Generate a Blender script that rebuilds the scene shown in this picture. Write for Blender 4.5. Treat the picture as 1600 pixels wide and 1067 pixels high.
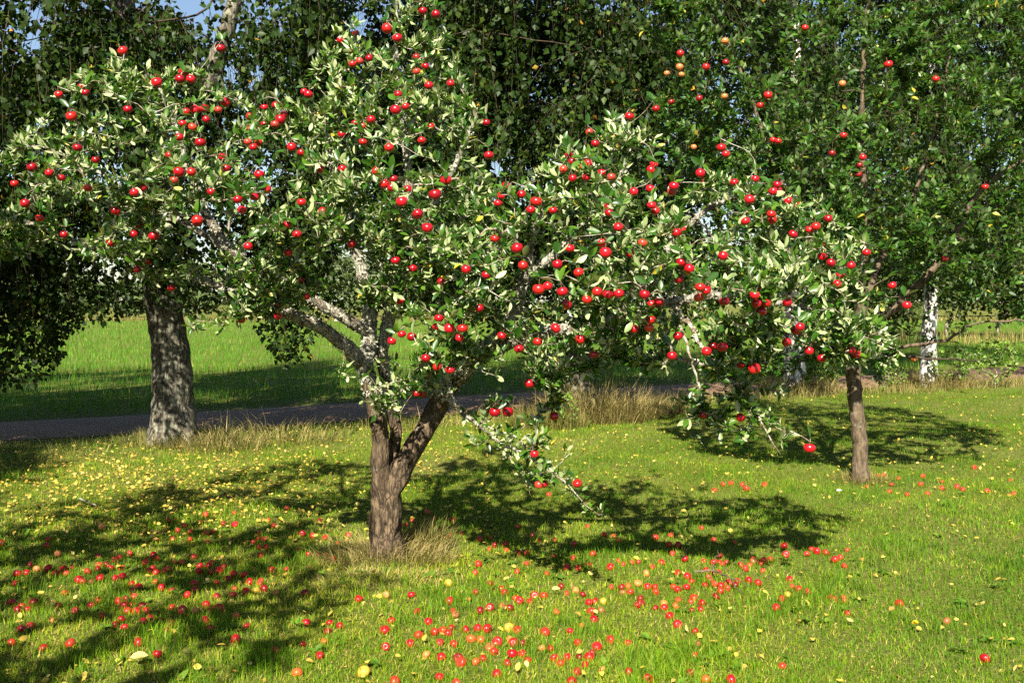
import bpy, math
import numpy as np
from mathutils import Vector, noise as mnoise

rng = np.random.default_rng(11)
SC = bpy.context.scene
COL = SC.collection
for o in list(bpy.data.objects):
    bpy.data.objects.remove(o)

# ------------------------------------------------------------------ camera, sky, sun, exposure
CAM_H, PITCH, FPX = 1.6, math.radians(2.34), 1556.0
cam = bpy.data.cameras.new('camera')
cam.sensor_width = 36.0
cam.lens = 36.0 * FPX / 1600.0
cam.clip_start, cam.clip_end = 0.05, 2000
camo = bpy.data.objects.new('camera', cam)
COL.objects.link(camo)
camo.location = (0, 0, CAM_H)
camo.rotation_euler = (math.pi / 2 - PITCH, 0, 0)
SC.camera = camo

SUN_EL, SUN_AZ = math.radians(41), math.radians(9)       # azimuth: measured from straight behind the camera
world = bpy.data.worlds.new('World')
SC.world = world
world.use_nodes = True
wn, wl = world.node_tree.nodes, world.node_tree.links
wn.clear()
sky = wn.new('ShaderNodeTexSky')
sky.sky_type = 'NISHITA'
sky.sun_disc = False
sky.sun_elevation = SUN_EL
sky.sun_rotation = math.pi + SUN_AZ
sky.air_density, sky.dust_density, sky.ozone_density = 1.0, 0.6, 1.0
bg = wn.new('ShaderNodeBackground')
bg.inputs[1].default_value = 0.05
wo = wn.new('ShaderNodeOutputWorld')
wl.new(sky.outputs[0], bg.inputs[0])
wl.new(bg.outputs[0], wo.inputs[0])

SUN_DIR = np.array([-math.sin(SUN_AZ) * math.cos(SUN_EL), -math.cos(SUN_AZ) * math.cos(SUN_EL), math.sin(SUN_EL)])
sun = bpy.data.lights.new('sun', 'SUN')
sun.energy = 5.0
sun.angle = math.radians(0.53)
sun.color = (1.0, 0.92, 0.76)
suno = bpy.data.objects.new('sun', sun)
COL.objects.link(suno)
suno.location = tuple(SUN_DIR * 50)
suno.rotation_euler = Vector(tuple(SUN_DIR)).to_track_quat('Z', 'Y').to_euler()

SC.view_settings.view_transform = 'Standard'
SC.view_settings.look = 'None'
SC.view_settings.gamma = 1.0
SC.view_settings.use_curve_mapping = False
SC.view_settings.exposure = 1.62
SC.render.engine = 'CYCLES'
cy = SC.cycles
cy.max_bounces, cy.diffuse_bounces, cy.glossy_bounces, cy.transmission_bounces, cy.transparent_max_bounces = 4, 1, 2, 2, 4
cy.use_denoising = False
cy.caustics_reflective = cy.caustics_refractive = False

# ------------------------------------------------------------------ coordinates
CP, SP = math.cos(PITCH), math.sin(PITCH)

def at(u, v, D):
    """the world point seen at photograph pixel (u, v) whose distance along +Y is D"""
    u, v, D = np.asarray(u, float), np.asarray(v, float), np.asarray(D, float)
    a, b = (u - 800) / FPX, (v - 533.5) / FPX
    dy, dz = CP - b * SP, -SP - b * CP
    k = D / dy
    return np.stack(np.broadcast_arrays(a * k, D, CAM_H + dz * k), -1)

def px(P):
    P = np.asarray(P, float)
    x, y, z = P[..., 0], P[..., 1], P[..., 2] - CAM_H
    f = y * CP - z * SP
    up = y * SP + z * CP
    return 800 + FPX * x / f, 533.5 - FPX * up / f

def gz(x, y):
    x, y = np.asarray(x, float), np.asarray(y, float)
    road = y - (14.6 + 0.575 * x)
    fade = np.clip((-road - 1.0) / 3.0, 0, 1)
    return fade * (0.022 * np.sin(1.1 * x + 0.7 * y) + 0.018 * np.sin(2.3 * y - 1.4 * x + 1.3) + 0.012 * np.sin(3.7 * x + 2.9 * y))

def ground_px(u, v):
    """the ground point under a photograph pixel"""
    z = 0.0
    for _ in range(4):
        a, b = (u - 800) / FPX, (v - 533.5) / FPX
        dy, dz = CP - b * SP, -SP - b * CP
        k = (z - CAM_H) / dz
        p = (a * k, dy * k)
        z = float(gz(*p))
    return np.array([p[0], p[1], z])

def unit(a):
    return a / np.maximum(np.linalg.norm(a, axis=-1, keepdims=True), 1e-9)

# ------------------------------------------------------------------ mesh and object helpers
def mesh_from(name, V, F, mats, attr=None, smooth=True, mat_idx=None):
    """V (n,3); F: list of (m,k) index arrays"""
    me = bpy.data.meshes.new(name)
    V = np.ascontiguousarray(V, np.float32)
    F = [np.asarray(f, np.int32) for f in (F if isinstance(F, list) else [F]) if len(f)]
    nl = sum(f.size for f in F)
    npoly = sum(len(f) for f in F)
    me.vertices.add(len(V))
    me.vertices.foreach_set('co', V.ravel())
    me.loops.add(nl)
    me.loops.foreach_set('vertex_index', np.concatenate([f.ravel() for f in F]))
    me.polygons.add(npoly)
    tot = np.concatenate([np.full(len(f), f.shape[1], np.int32) for f in F])
    me.polygons.foreach_set('loop_start', np.concatenate([[0], np.cumsum(tot)[:-1]]).astype(np.int32))
    me.polygons.foreach_set('use_smooth', np.full(npoly, smooth))
    if mat_idx is not None:
        me.polygons.foreach_set('material_index', np.asarray(mat_idx, np.int32))
    if attr:
        for k, a in attr.items():
            at_ = me.attributes.new(k, 'FLOAT', 'POINT')
            at_.data.foreach_set('value', np.ascontiguousarray(a, np.float32))
    me.update(calc_edges=True)
    for m in (mats if isinstance(mats, (list, tuple)) else [mats]):
        me.materials.append(m)
    return me

def link(name, data, parent=None, loc=(0, 0, 0), kind=None):
    o = bpy.data.objects.new(name, data)
    COL.objects.link(o)
    o.location = tuple(float(c) for c in loc)
    if parent is not None:
        o.parent = parent
    if kind:
        o['kind'] = kind
    return o

def tag(o, label, cat, group=None):
    o['label'], o['category'] = label, cat
    if group:
        o['group'] = group
    return o

def thing(name, label, cat, loc, group=None):
    return tag(link(name, None, None, loc), label, cat, group)

# ------------------------------------------------------------------ materials
def newmat(name):
    m = bpy.data.materials.new(name)
    m.use_nodes = True
    n, l = m.node_tree.nodes, m.node_tree.links
    n.clear()
    out = n.new('ShaderNodeOutputMaterial')
    p = n.new('ShaderNodeBsdfPrincipled')
    l.new(p.outputs[0], out.inputs[0])
    return m, n, l, p, out

def ramp(n, l, fac, stops):
    r = n.new('ShaderNodeValToRGB')
    e = r.color_ramp.elements
    while len(e) < len(stops):
        e.new(0.5)
    for el, (t, c) in zip(e, stops):
        el.position = t
        el.color = (*c, 1)
    l.new(fac, r.inputs[0])
    return r.outputs[0]

def tex_noise(n, l, scale, detail=4, rough=0.6, coord='Object', stretch=None):
    tc = n.new('ShaderNodeTexCoord')
    t = n.new('ShaderNodeTexNoise')
    t.inputs['Scale'].default_value = scale
    t.inputs['Detail'].default_value = detail
    t.inputs['Roughness'].default_value = rough
    src = tc.outputs[coord]
    if stretch:
        mp = n.new('ShaderNodeMapping')
        mp.inputs['Scale'].default_value = stretch
        l.new(src, mp.inputs[0])
        src = mp.outputs[0]
    l.new(src, t.inputs['Vector'])
    return t.outputs[0]

def mix(n, l, fac, a, b, mode='MIX'):
    m = n.new('ShaderNodeMix')
    m.data_type = 'RGBA'
    m.blend_type = mode
    for sock, val in ((m.inputs[0], fac), (m.inputs[6], a), (m.inputs[7], b)):
        if isinstance(val, (int, float)):
            sock.default_value = val
        elif isinstance(val, tuple):
            sock.default_value = (*val, 1)
        else:
            l.new(val, sock)
    return m.outputs[2]

def bump(n, l, p, h, strength, dist):
    b = n.new('ShaderNodeBump')
    b.inputs['Strength'].default_value = strength
    b.inputs['Distance'].default_value = dist
    l.new(h, b.inputs['Height'])
    l.new(b.outputs[0], p.inputs['Normal'])

def leaf_mat(name, tops, unders, rough, spec, trans, tcol):
    """tops / unders: colour-ramp stops over the per-leaf tint"""
    m, n, l, p, out = newmat(name)
    a = n.new('ShaderNodeAttribute')
    a.attribute_name = 'tint'
    top = ramp(n, l, a.outputs['Fac'], tops)
    und = ramp(n, l, a.outputs['Fac'], unders)
    g = n.new('ShaderNodeNewGeometry')
    col = mix(n, l, g.outputs['Backfacing'], top, und)
    l.new(col, p.inputs['Base Color'])
    p.inputs['Roughness'].default_value = rough
    p.inputs['Specular IOR Level'].default_value = spec
    t = n.new('ShaderNodeBsdfTranslucent')
    tc = mix(n, l, 0.5, top, tcol)
    l.new(tc, t.inputs[0])
    ms = n.new('ShaderNodeMixShader')
    ms.inputs[0].default_value = trans
    l.new(p.outputs[0], ms.inputs[1])
    l.new(t.outputs[0], ms.inputs[2])
    l.new(ms.outputs[0], out.inputs[0])
    return m

M = {}
M['apple_leaf'] = leaf_mat('apple_leaf',
    [(0.0, (.012, .044, .004)), (0.55, (.030, .092, .007)), (0.93, (.095, .190, .014)), (1.0, (.38, .32, .03))],
    [(0.0, (.17, .24, .08)), (0.55, (.34, .40, .19)), (0.93, (.50, .52, .29)), (1.0, (.50, .42, .10))],
    0.34, 0.42, 0.24, (.20, .38, .02))
M['small_tree_leaf'] = leaf_mat('small_tree_leaf',
    [(0.0, (.013, .044, .005)), (0.55, (.028, .085, .008)), (0.95, (.085, .170, .016)), (1.0, (.40, .34, .04))],
    [(0.0, (.08, .14, .05)), (0.6, (.13, .20, .07)), (0.95, (.20, .26, .09)), (1.0, (.45, .40, .10))],
    0.42, 0.3, 0.25, (.16, .30, .02))
M['birch_leaf'] = leaf_mat('birch_leaf',
    [(0.0, (.008, .020, .003)), (0.5, (.020, .046, .005)), (0.955, (.085, .125, .014)), (1.0, (.36, .20, .02))],
    [(0.0, (.010, .024, .004)), (0.5, (.026, .050, .008)), (0.955, (.10, .14, .022)), (1.0, (.36, .20, .03))],
    0.5, 0.18, 0.12, (.17, .26, .02))
M['bush_leaf'] = leaf_mat('bush_leaf',
    [(0.0, (.05, .08, .025)), (1.0, (.10, .14, .04))], [(0.0, (.08, .11, .05)), (1.0, (.13, .16, .07))], 0.5, 0.3, 0.2, (.14, .2, .03))
M['weed_leaf'] = leaf_mat('weed_leaf',
    [(0.0, (.06, .14, .012)), (1.0, (.17, .27, .025))], [(0.0, (.09, .15, .04)), (1.0, (.2, .26, .06))], 0.45, 0.4, 0.3, (.2, .32, .03))
M['litter'] = leaf_mat('litter',
    [(0.0, (.24, .12, .04)), (0.3, (.40, .25, .05)), (0.75, (.54, .40, .06)), (1.0, (.56, .46, .16))],
    [(0.0, (.32, .20, .07)), (0.3, (.50, .36, .10)), (0.75, (.62, .50, .14)), (1.0, (.68, .62, .34))], 0.55, 0.3, 0.15, (.6, .4, .05))
M['grass'] = leaf_mat('grass',
    [(0.0, (.055, .125, .008)), (0.4, (.120, .245, .006)), (0.7, (.27, .325, .009)), (0.86, (.38, .33, .05)), (1.0, (.48, .38, .14))],
    [(0.0, (.055, .125, .008)), (0.4, (.120, .245, .006)), (0.7, (.27, .325, .009)), (0.86, (.38, .33, .05)), (1.0, (.48, .38, .14))],
    0.55, 0.15, 0.3, (.22, .36, .01))
M['meadow'] = leaf_mat('meadow',
    [(0.0, (.045, .14, .010)), (0.6, (.085, .225, .014)), (0.93, (.14, .29, .020)), (1.0, (.36, .38, .05))],
    [(0.0, (.045, .14, .010)), (0.6, (.085, .225, .014)), (0.93, (.14, .29, .020)), (1.0, (.36, .38, .05))],
    0.55, 0.15, 0.3, (.16, .34, .02))
M['straw'] = leaf_mat('straw',
    [(0.0, (.06, .10, .015)), (0.4, (.19, .17, .045)), (0.8, (.34, .26, .10)), (1.0, (.46, .36, .17))],
    [(0.0, (.06, .10, .015)), (0.4, (.19, .17, .045)), (0.8, (.34, .26, .10)), (1.0, (.46, .36, .17))], 0.6, 0.2, 0.25, (.3, .25, .06))

def bark_mat(name, dark, lightc, lichen, lich_lo, lich_hi, scale=26, stretch=(1, 1, .35), cracks=0, grow=None):
    m, n, l, p, out = newmat(name)
    b = tex_noise(n, l, scale, 6, .65, stretch=stretch)
    base = ramp(n, l, b, [(.32, dark), (.68, lightc)])
    k = tex_noise(n, l, scale * .55, 5, .72)
    if grow:                       # lichen gains ground above a height
        tz = n.new('ShaderNodeTexCoord')
        sx = n.new('ShaderNodeSeparateXYZ')
        l.new(tz.outputs['Object'], sx.inputs[0])
        mr = n.new('ShaderNodeMapRange')
        mr.inputs['From Min'].default_value, mr.inputs['From Max'].default_value = grow[0], grow[1]
        mr.inputs['To Min'].default_value, mr.inputs['To Max'].default_value = 0, grow[2]
        l.new(sx.outputs['Z'], mr.inputs['Value'])
        ad = n.new('ShaderNodeMath')
        l.new(k, ad.inputs[0])
        l.new(mr.outputs[0], ad.inputs[1])
        k = ad.outputs[0]
    f = ramp(n, l, k, [(lich_lo, (0, 0, 0)), (lich_hi, (1, 1, 1))])
    k2 = tex_noise(n, l, scale * 3.2, 3, .6)
    lc = ramp(n, l, k2, [(.3, tuple(c * .55 for c in lichen)), (.65, lichen)])
    col = mix(n, l, f, base, lc)
    if cracks:
        tc = n.new('ShaderNodeTexCoord')
        mp = n.new('ShaderNodeMapping')
        mp.inputs['Scale'].default_value = (1, 1, .27)
        l.new(tc.outputs['Object'], mp.inputs[0])
        wob = n.new('ShaderNodeTexNoise')
        wob.inputs['Scale'].default_value = cracks * .8
        l.new(mp.outputs[0], wob.inputs['Vector'])
        vm = n.new('ShaderNodeVectorMath')
        vm.operation = 'MULTIPLY_ADD'
        vm.inputs[1].default_value = (.11, .11, .11)
        l.new(wob.outputs['Color'], vm.inputs[0])
        l.new(mp.outputs[0], vm.inputs[2])
        vo = n.new('ShaderNodeTexVoronoi')
        vo.feature = 'DISTANCE_TO_EDGE'
        vo.inputs['Scale'].default_value = cracks
        l.new(vm.outputs[0], vo.inputs['Vector'])
        cf = ramp(n, l, vo.outputs['Distance'], [(.02, (.1, .1, .1)), (.19, (1, 1, 1))])
        part = ramp(n, l, tex_noise(n, l, 7, 4, .6), [(.42, (0, 0, 0)), (.62, (1, 1, 1))])
        cf = mix(n, l, part, cf, mix(n, l, .55, cf, (1., 1., 1.)))
        col = mix(n, l, cf, dark, col)
        b = mix(n, l, .5, b, cf)
    l.new(col, p.inputs['Base Color'])
    p.inputs['Roughness'].default_value = .88
    p.inputs['Specular IOR Level'].default_value = .2
    bump(n, l, p, b, .8, .012)
    return m

M['apple_bark'] = bark_mat('apple_bark', (.014, .010, .007), (.19, .135, .082), (.42, .41, .33), .64, .74, 30, cracks=30, grow=(.85, 1.3, .27))
M['apple_limb'] = bark_mat('apple_limb', (.045, .035, .026), (.20, .155, .11), (.44, .43, .35), .43, .55, 38, cracks=34)
M['small_bark'] = bark_mat('small_bark', (.03, .022, .015), (.17, .125, .08), (.24, .24, .18), .58, .72, 34)
M['old_birch_bark'] = bark_mat('old_birch_bark', (.022, .018, .015), (.17, .145, .115), (.27, .275, .20), .46, .58, 34, cracks=17)
M['twig'] = bark_mat('twig', (.07, .05, .035), (.22, .16, .10), (.44, .42, .35), .46, .58, 40)

M['dark_twig'] = bark_mat('dark_twig', (.022, .016, .011), (.085, .06, .04), (.13, .12, .09), .58, .70, 40)

def white_birch_mat():
    m, n, l, p, out = newmat('white_birch_bark')
    a = tex_noise(n, l, 9, 5, .7, stretch=(1, 1, 2.2))
    b = tex_noise(n, l, 5, 4, .7, stretch=(1.5, 1.5, .7))
    w = ramp(n, l, a, [(.35, (.50, .48, .43)), (.65, (.74, .72, .67))])
    f = ramp(n, l, b, [(.50, (0, 0, 0)), (.56, (1, 1, 1))])
    col = mix(n, l, f, w, (.035, .03, .027))
    l.new(col, p.inputs['Base Color'])
    p.inputs['Roughness'].default_value = .7
    bump(n, l, p, b, .6, .02)
    return m
M['white_birch_bark'] = white_birch_mat()

def apple_mat(name, streak_to, streak_lo, streak_hi, rough):
    m, n, l, p, out = newmat(name)
    oi = n.new('ShaderNodeObjectInfo')
    tc = n.new('ShaderNodeTexCoord')
    va = n.new('ShaderNodeVectorMath')
    va.operation = 'ADD'
    cmb = n.new('ShaderNodeCombineXYZ')
    mul = n.new('ShaderNodeMath')
    mul.operation = 'MULTIPLY'
    mul.inputs[1].default_value = 37.0
    l.new(oi.outputs['Random'], mul.inputs[0])
    for i in range(3):
        l.new(mul.outputs[0], cmb.inputs[i])
    l.new(tc.outputs['Object'], va.inputs[0])
    l.new(cmb.outputs[0], va.inputs[1])
    def nz(scale, st, det=3):
        mp = n.new('ShaderNodeMapping')
        mp.inputs['Scale'].default_value = st
        l.new(va.outputs[0], mp.inputs[0])
        t = n.new('ShaderNodeTexNoise')
        t.inputs['Scale'].default_value = scale
        t.inputs['Detail'].default_value = det
        l.new(mp.outputs[0], t.inputs['Vector'])
        return t.outputs[0]
    big = nz(22, (1, 1, 1))
    fine = nz(160, (1, 1, .18))
    s = mix(n, l, .35, big, fine)
    f = ramp(n, l, s, [(streak_lo, (0, 0, 0)), (streak_hi, (1, 1, 1))])
    col = mix(n, l, f, oi.outputs['Color'], streak_to)
    l.new(col, p.inputs['Base Color'])
    p.inputs['Roughness'].default_value = rough
    p.inputs['Specular IOR Level'].default_value = .3 if rough > .32 else .4
    p.inputs['Coat Weight'].default_value = .12 if rough > .32 else .25
    p.inputs['Coat Roughness'].default_value = .12
    return m
M['apple_skin'] = apple_mat('apple_skin', (.58, .12, .03), .60, .84, .30)
M['windfall_skin'] = apple_mat('windfall_skin', (.46, .12, .025), .58, .78, .36)

def plain(name, c, rough=.7):
    m, n, l, p, out = newmat(name)
    t = tex_noise(n, l, 60, 3)
    col = ramp(n, l, t, [(.3, tuple(x * .7 for x in c)), (.7, c)])
    l.new(col, p.inputs['Base Color'])
    p.inputs['Roughness'].default_value = rough
    return m
M['calyx'] = plain('calyx', (.06, .045, .025))
M['stem'] = plain('stem', (.16, .10, .045))
M['dandelion'] = plain('dandelion', (.80, .55, .02))
M['white_petal'] = plain('white_petal', (.74, .74, .70))

def ground_mat():
    m, n, l, p, out = newmat('ground')
    a = tex_noise(n, l, .7, 6, .6)
    b = tex_noise(n, l, 38, 5, .7)
    c1 = ramp(n, l, b, [(.3, (.030, .045, .006)), (.5, (.09, .115, .012)), (.72, (.22, .19, .05))])
    c2 = ramp(n, l, b, [(.3, (.05, .06, .015)), (.7, (.20, .20, .05))])
    f = ramp(n, l, a, [(.4, (0, 0, 0)), (.62, (1, 1, 1))])
    col = mix(n, l, f, c1, c2)
    l.new(col, p.inputs['Base Color'])
    p.inputs['Roughness'].default_value = .95
    p.inputs['Specular IOR Level'].default_value = .1
    bump(n, l, p, b, .9, .03)
    return m
M['ground'] = ground_mat()

def road_mat():
    m, n, l, p, out = newmat('road')
    a = tex_noise(n, l, 1.2, 5, .6)
    b = tex_noise(n, l, 140, 3, .7)
    c = ramp(n, l, b, [(.3, (.10, .055, .028)), (.7, (.25, .145, .075))])
    d = mix(n, l, .5, c, ramp(n, l, a, [(.35, (.12, .066, .034)), (.65, (.25, .15, .08))]))
    l.new(d, p.inputs['Base Color'])
    p.inputs['Roughness'].default_value = .95
    bump(n, l, p, b, .6, .008)
    return m
M['road'] = road_mat()

# ------------------------------------------------------------------ ground, road
def axis_steps(segs):
    out = [segs[0][0]]
    for a, b, s in segs:
        k = max(1, int(round((b - a) / s)))
        out += list(a + (b - a) * np.arange(1, k + 1) / k)
    return np.array(out)
gx = axis_steps([(-400, -60, 60), (-60, -12, 6), (-12, 14, .22), (14, 60, 6), (60, 400, 60)])
gy = axis_steps([(-60, -4, 8), (-4, 2, 1), (2, 22, .22), (22, 60, 4), (60, 900, 70)])
GX, GY = np.meshgrid(gx, gy)
V = np.stack([GX, GY, gz(GX, GY)], -1).reshape(-1, 3)
nx_, ny_ = len(gx), len(gy)
ii = (np.arange(ny_ - 1)[:, None] * nx_ + np.arange(nx_ - 1)[None, :]).ravel()
link('ground', mesh_from('ground', V, [np.stack([ii, ii + 1, ii + nx_ + 1, ii + nx_], 1)], M['ground']), kind='structure')

def road_near(x):
    return 14.6 + .575 * x + .18 * np.sin(.6 * x)
def road_far(x):
    return 17.0 + .575 * x + .15 * np.sin(.5 * x + 1)
xs = np.arange(-45, 60, .5)
rows = []
for k in range(7):
    t = k / 6
    crown = .035 * (1 - (2 * t - 1) ** 2)
    yy = road_near(xs) * (1 - t) + road_far(xs) * t
    rows.append(np.stack([xs, yy, np.full_like(xs, .006) + crown], -1))
V = np.concatenate(rows)
n_ = len(xs)
ii = (np.arange(6)[:, None] * n_ + np.arange(n_ - 1)[None, :]).ravel()
link('road', mesh_from('road', V, [np.stack([ii, ii + 1, ii + n_ + 1, ii + n_], 1)], M['road']), kind='structure')

# ------------------------------------------------------------------ leaves as geometry
def leaf_template(kind):
    if kind == 'full':
        ys, hw = [0, .22, .5, .78, 1], [0, .36, .5, .36, 0]
    elif kind == 'mid':
        ys, hw = [0, .35, .7, 1], [0, .5, .38, 0]
    else:
        ys, hw = [0, .4, 1], [0, .5, 0]
    x, y, sd = [0], [0], [0]
    for a, b in zip(ys[1:-1], hw[1:-1]):
        if kind == 'low':
            x += [-b, b]; y += [a, a]; sd += [b, b]
        else:
            x += [-b, 0, b]; y += [a, a, a]; sd += [b, 0, b]
    x.append(0); y.append(1); sd.append(0)
    if kind == 'low':
        T = [(0, 3, 1), (0, 2, 3)]
    else:
        T = [(0, 2, 1), (0, 3, 2)]
        k = len(ys) - 2
        for i in range(k - 1):
            a = 1 + 3 * i
            b = a + 3
            T += [(a + 1, b + 1, b), (a + 1, b, a), (a + 2, b + 2, b + 1), (a + 2, b + 1, a + 1)]
        a = 1 + 3 * (k - 1)
        t = a + 3
        T += [(a + 1, t, a), (a + 2, t, a + 1)]
    return np.array(x, float), np.array(y, float), np.array(sd, float), np.array(T)
TPL = {k: leaf_template(k) for k in ('full', 'mid', 'low')}

def leaves_geo(P, D, N, L, W, curl, tint, kind, fold=.35):
    x, y, sd, T = TPL[kind]
    D = unit(D)
    N = unit(N - (N * D).sum(-1, keepdims=True) * D)
    S = np.cross(D, N)
    zz = (fold * sd[None] * W[:, None] - curl[:, None] * y[None] ** 2 * L[:, None])
    V = P[:, None] + (x[None] * W[:, None])[..., None] * S[:, None] + (y[None] * L[:, None])[..., None] * D[:, None] + zz[..., None] * N[:, None]
    n, k = len(P), len(x)
    F = (np.arange(n)[:, None, None] * k + T[None]).reshape(-1, 3)
    return V.reshape(-1, 3), F, np.repeat(tint, k)

# ------------------------------------------------------------------ branch skeletons
class Skel:
    def __init__(s):
        s.pos, s.par, s.fix, s.limb = [], [], [], []
    def add(s, p, par, fix=0., limb=False):
        s.pos.append(np.asarray(p, float)); s.par.append(par); s.fix.append(fix); s.limb.append(limb)
        return len(s.pos) - 1
    def near(s, p, upto=None):
        A = np.array(s.pos[:upto])
        return int(np.argmin(((A - p) ** 2).sum(1)))
    def limb_path(s, pts, rad, parent=None, step=.06, wob=.006):
        """pts (n,3) control points, rad (n,); a smooth path, its first point joined to `parent`"""
        pts, rad = np.asarray(pts, float), np.asarray(rad, float)
        P = np.vstack([2 * pts[0] - pts[1], pts, 2 * pts[-1] - pts[-2]])
        first = None
        for i in range(len(pts) - 1):
            a, b, c, d = P[i:i + 4]
            k = max(2, int(np.linalg.norm(c - b) / step))
            for j in range(0 if i == 0 else 1, k + 1):
                t = j / k
                q = .5 * ((2 * b) + (-a + c) * t + (2 * a - 5 * b + 4 * c - d) * t * t + (-a + 3 * b - 3 * c + d) * t ** 3)
                q = q + rng.normal(0, wob, 3) * (0 if (i == 0 and j == 0) else 1)
                r = rad[i] * (1 - t) + rad[i + 1] * t
                parent = s.add(q, -1 if parent is None else parent, r, True)
        return parent
    def colonize(s, A, step=.07, droop=0., bend=.3, wob=.008, outward=None):
        """a curved twig from the nearest branch to every attractor, the nearest attractor first"""
        A = np.asarray(A, float)
        base = np.array(s.pos)
        d0 = np.array([((base - a) ** 2).sum(1).min() for a in A])
        tips = np.zeros(len(A), int)
        buf = np.zeros((len(base) + len(A) * 60, 3))
        buf[:len(base)] = base
        n = len(base)
        for i in np.argsort(d0):
            a = A[i]
            dv = a - buf[:n]
            dist = np.sqrt((dv ** 2).sum(1))
            # twigs do not like to grow straight down out of their branch
            cost = dist + .25 * np.maximum(0, -dv[:, 2])
            j = int(np.argmin(cost))
            p0 = buf[j].copy()
            d = dist[j]
            pj = s.par[j]
            tang = unit(p0 - (buf[pj] if pj >= 0 else p0 - np.array([0, 0, 1.])))
            ctrl = p0 + tang * bend * d * .6 + (a - p0) * .35 + np.array([0, 0, .12 * d - droop * d])
            k = int(min(50, max(2, round(d / step))))
            par = j
            for q in range(1, k + 1):
                t = q / k
                p = (1 - t) ** 2 * p0 + 2 * t * (1 - t) * ctrl + t * t * a
                if q < k:
                    p = p + rng.normal(0, wob, 3)
                par = s.add(p, par)
                buf[n] = p
                n += 1
            tips[i] = par
        return tips
    def finish(s, tip_r=.0022, power=2.5):
        s.P = np.array(s.pos)
        s.par = np.array(s.par)
        n = len(s.P)
        acc = np.zeros(n)
        s.R = np.zeros(n)
        for i in range(n - 1, -1, -1):
            r = max(tip_r, acc[i] ** (1 / power))
            if s.fix[i] > 0:
                r = s.fix[i] if s.fix[i] > .008 else max(r, s.fix[i])
            s.R[i] = r
            if s.par[i] >= 0:
                acc[s.par[i]] += r ** power
        for i in range(n):
            if s.par[i] >= 0:
                s.R[i] = min(s.R[i], s.R[s.par[i]])
    def tubes(s, lo, hi, sides_of, rough=0., base=(0, 0, 0), flare=None):
        """quads of every chain whose thickest radius lies in [lo, hi)"""
        n = len(s.P)
        main = np.full(n, -1)
        order = np.argsort(s.R)
        for i in order:
            if s.par[i] >= 0:
                main[s.par[i]] = i
        starts = [i for i in range(n) if s.par[i] < 0 or main[s.par[i]] != i]
        VV, FF, off = [], [], 0
        s.pieces = []
        for st in starts:
            ch = [st]
            while main[ch[-1]] >= 0:
                ch.append(main[ch[-1]])
            if not (lo <= s.R[st] < hi):
                continue
            p, r = s.P[ch], s.R[ch].copy()
            if s.par[st] >= 0:
                p = np.vstack([s.P[s.par[st]], p])
                r = np.concatenate([[min(r[0] * 1.25, s.R[s.par[st]])], r])
            if len(p) < 2:
                continue
            r[-1] *= .35
            k = sides_of(r.max())
            T = unit(np.gradient(p, axis=0))
            u = np.array([1., .1, 0]) if abs(T[0][0]) < .9 else np.array([0, 1., 0])
            ang = np.arange(k) * 2 * math.pi / k
            rings = []
            for q in range(len(p)):
                u = unit(u - (u @ T[q]) * T[q])
                w = np.cross(T[q], u)
                rr = np.full(k, r[q])
                if flare is not None:
                    h = p[q][2] - base[2]
                    rr = rr * (1 + flare(h, ang))
                ring = p[q] + rr[:, None] * (np.cos(ang)[:, None] * u + np.sin(ang)[:, None] * w)
                if rough and r[q] > .012:
                    for m_ in range(k):
                        c = ring[m_]
                        q_ = .06 / max(.05, r[q])
                        f = mnoise.noise((c[0] * 34 * q_, c[1] * 34 * q_, c[2] * 11 * q_)) * .8 + mnoise.noise((c[0] * 90 * q_, c[1] * 90 * q_, c[2] * 50 * q_)) * .5 + mnoise.noise((c[0] * 9, c[1] * 9, c[2] * 7)) * .6
                        ring[m_] = p[q] + (c - p[q]) * (1 + rough * f)
                rings.append(ring)
            VV.append(np.concatenate(rings))
            m = len(p)
            a = (np.arange(m - 1)[:, None] * k + np.arange(k)[None]).ravel()
            b = (np.arange(m - 1)[:, None] * k + (np.arange(k)[None] + 1) % k).ravel()
            FF.append(np.stack([a, b, b + k, a + k], 1) + off)
            s.pieces.append((VV[-1] - np.asarray(base), FF[-1] - off))
            off += m * k
        if not VV:
            return np.zeros((0, 3)), np.zeros((0, 4), int)
        return np.concatenate(VV) - np.asarray(base), np.concatenate(FF)

def boughs(sk, lo, hi, sides_of, rough, base, mat, tree, name='bough'):
    sk.tubes(lo, hi, sides_of, rough, base)
    for V, F in list(sk.pieces):
        link(name, mesh_from(name, V, F, mat), tree)

def poly_dist(poly, u, v):
    """signed distance in pixels to a closed outline, positive inside"""
    poly = np.asarray(poly, float)
    P = np.stack([u, v], -1)
    best = np.full(len(u), 1e9)
    inside = np.zeros(len(u), bool)
    for a, b in zip(poly, np.roll(poly, -1, 0)):
        ab = b - a
        t = np.clip(((P - a) @ ab) / (ab @ ab), 0, 1)
        best = np.minimum(best, np.linalg.norm(P - a - t[:, None] * ab, axis=1))
        c = ((a[1] > v) != (b[1] > v))
        xi = a[0] + (v - a[1]) * ab[0] / (ab[1] if ab[1] else 1e-9)
        inside ^= c & (u < xi)
    return np.where(inside, best, -best)

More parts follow.
